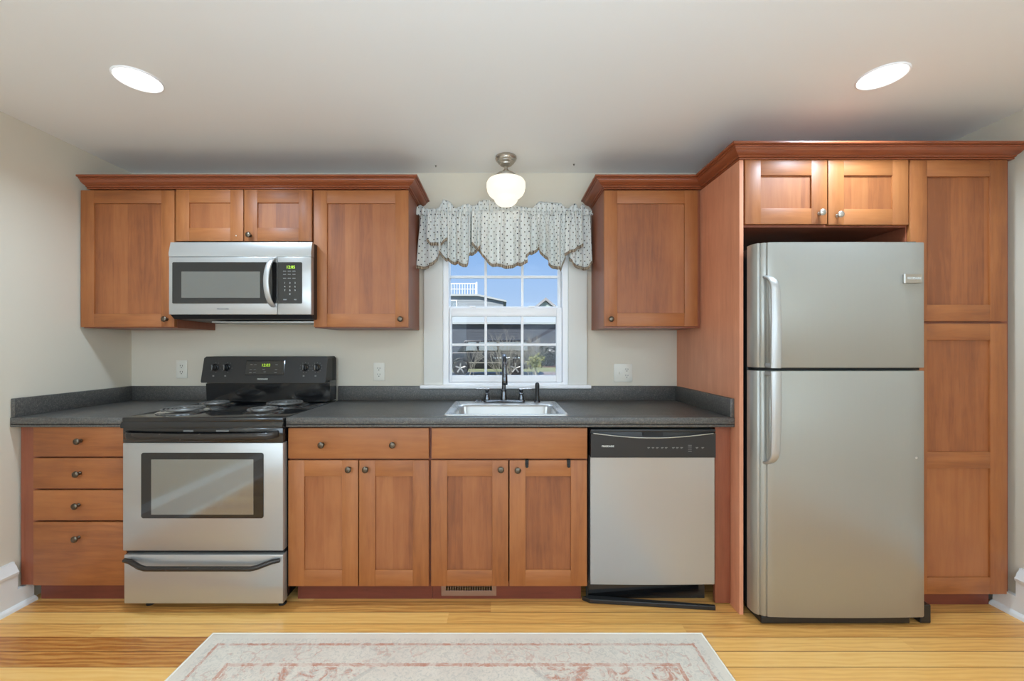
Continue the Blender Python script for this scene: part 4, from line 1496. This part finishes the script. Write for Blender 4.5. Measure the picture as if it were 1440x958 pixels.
# long low shed behind the shrubs
d = 31.0
sh = thing('low_shed', at(720, 520, d), 'long low dark walled shed with a pale sloping roof behind the bare shrubs', 'shed')
y = d - D
xa_, xb_ = at(600, 0, d).x, at(820, 0, d).x
zr = at(0, 456, d).z
MB().box(xa_, xb_, y, y + 1.2, GZ, zr).build('wall', M['dark_siding'], sh)
zt2 = at(0, 440, d).z
m = MB().prism([(y - .4, zr), (y - .4, zr + .12), (y + 1.4, zt2 + .1), (y + 1.4, zt2)], 'x', xa_, xb_)
m.build('roof', M['pale_roof'], sh)
MB().box(at(770, 0, d).x, at(779, 0, d).x, y - .04, y - .005, at(0, 497, d).z, at(0, 488, d).z).build('window', M['vinyl'], sh)

# car
d = 21.0
yk = d - D
cs = thing('parked_suv', at(685, 527, d), 'black sport utility car parked beyond the bare shrubs', 'car')
k_ = d / F
xw0, xw1 = at(650, 0, d).x, at(724, 0, d).x
zg = GZ + .012
zw = zg + .38
xl, xr = xw0 - .95, xw1 + .95
body = [(xl, zg + .45), (xl + .05, zg + .95), (xl + .5, zg + 1.16), (xr - .06, zg + 1.2), (xr, zg + .5), (xr - .1, zg + .34), (xl + .1, zg + .34)]
MB().prism(body, 'y', yk - .9, yk + .9, bev=.06).build('body', M['car_black'], cs, smooth=30)
cab = [(xl + .75, zg + 1.16), (xl + 1.15, zg + 1.74), (xr - .35, zg + 1.8), (xr - .08, zg + 1.2)]
MB().prism(cab, 'y', yk - .78, yk + .78, bev=.05).build('cabin', M['car_black'], cs, smooth=30)
m = MB()
for a, b2 in ((xl + 1.0, xl + 1.75), (xl + 1.85, xl + 2.75), (xl + 2.85, xr - .35)):
    m.prism([(a + (.18 if a < xl + 1.2 else 0), zg + 1.24), (b2, zg + 1.24), (b2 - .04, zg + 1.66), (a + (.32 if a < xl + 1.2 else 0), zg + 1.66)], 'y', yk - .80, yk - .785)
m.build('side_windows', M['sky_sheen_glass'], cs)
MB().box(xl + .2, xr - .2, yk - .915, yk - .905, zg + .62, zg + .68).build('side_moulding', M['nickel'], cs)
for xw in (xw0, xw1):
    wh = MB().lathe([(.25, 0), (.36, .01), (.385, .05), (.385, .2), (.36, .22), (.25, .22)], (xw, yk - .70, zw), 'y', 28).build('wheel', M['tyre'], cs, smooth=40)
    m = MB().lathe([(.07, .222), (.07, .235)], (xw, yk - .70, zw), 'y', 16)
    for q in range(5):
        a = 2 * PI * q / 5 + .3
        m.tube([(xw + .05 * math.cos(a), yk - .928, zw + .05 * math.sin(a)), (xw + .25 * math.cos(a), yk - .93, zw + .25 * math.sin(a))], .036, 8)
    m.build('rim', M['rim_grey'], wh, smooth=40)
    pts = [(xw + .46 * math.cos(a), yk - .912, zw + .46 * math.sin(a)) for a in [PI * q / 14 for q in range(15)]]
    MB().tube(pts, .045, 8).build('fender_flare', M['black'], cs, smooth=50)

# bare shrubs
rs = random.Random(11)


def shrub(px, d, hgt, spread, label, n=16, depth=4, lean=0.0, name='bare_shrub'):
    base = at(px, 527, d)
    base.z = -.36 + (GZ + .36) * min(1, max(0, (d - D - 6) / 8)) - .02
    o = thing(name, base, label, 'shrub', 'bare winter shrubs')
    stems, twigs = MB(), MB()

    def grow(mb, p, dr, L, r, lev):
        q = p + dr * L * .5 + Vector((rs.uniform(-1, 1), rs.uniform(-1, 1), rs.uniform(-.3, .6))) * L * .07
        e = p + dr * L
        mb.tube([p, q, e], [r, r * .8, r * .6], 4 if lev else 5)
        if lev >= depth: return
        for _ in range(4 if lev < 2 else 2):
            nd = (dr + Vector((rs.uniform(-1, 1), rs.uniform(-1, 1), rs.uniform(-.4, .7))) * .6).normalized()
            grow(twigs, p + dr * L * rs.uniform(.45, 1.0), nd, L * rs.uniform(.5, .8), r * .58, lev + 1)
    for _ in range(n):
        dr = Vector((rs.uniform(-1, 1) * spread + lean, rs.uniform(-1, 1) * spread, 1)).normalized()
        p = base + Vector((rs.uniform(-.25, .25), rs.uniform(-.25, .25), 0))
        grow(stems, p, dr, hgt * rs.uniform(.3, .45), .011, 0)
    stems.build('stem', M['bark'], o)
    twigs.build('twigs', M['bark'], o)


shrub(708, 14.5, 2.5, .34, 'bare twiggy shrub in front of the parked car, behind the faucet', 10)
shrub(662, 17.2, 2.6, .12, 'bare leaning shrub over the parked car bonnet', 3, 4, .28)
shrub(750, 18.6, 2.6, .34, 'bare shrub in the right third of the window', 10)
# hedge
hg = thing('evergreen_hedge', at(770, 500, 29), 'dark trimmed evergreen hedge in front of the shed, at the right', 'hedge')
m = MB()
p0, p1 = at(758, 0, 29).x, at(800, 0, 29).x
for _ in range(1500):
    p = Vector((rs.uniform(p0, p1), 29 - D + rs.uniform(-.4, .4), rs.uniform(GZ + .1, GZ + 1.5)))
    a = Vector((rs.uniform(-1, 1), rs.uniform(-1, 1), rs.uniform(-1, 1))).normalized() * .09
    b2 = Vector((rs.uniform(-1, 1), rs.uniform(-1, 1), rs.uniform(-1, 1))).normalized() * .05
    vs_ = [m.bm.verts.new(q) for q in (p - a, p + b2, p + a, p - b2)]
    m.bm.faces.new(vs_)
m.build('foliage', M['green_dark'], hg)
lb = thing('yellow_green_bush', at(753, 524, 13.2), 'small yellow-green leafy bush on the lawn, right of the bare shrubs', 'bush')
m = MB()
c0 = at(753, 509, 13.2)
for _ in range(300):
    u = Vector((rs.gauss(0, .11), rs.gauss(0, .09), rs.gauss(0, .10)))
    p = c0 + u
    if p.z < GZ + .02: p.z = GZ + .05
    a = Vector((rs.uniform(-1, 1), rs.uniform(-1, 1), rs.uniform(-1, 1))).normalized() * .05
    b2 = Vector((rs.uniform(-1, 1), rs.uniform(-1, 1), rs.uniform(-1, 1))).normalized() * .035
    m.bm.faces.new([m.bm.verts.new(q) for q in (p - a, p + b2, p + a, p - b2)])
m.build('foliage', M['leaf'], lb)
MB().tube([(c0.x, c0.y, GZ - .1), (c0.x, c0.y, c0.z + .1)], .03, 6).build('stem', M['bark'], lb)
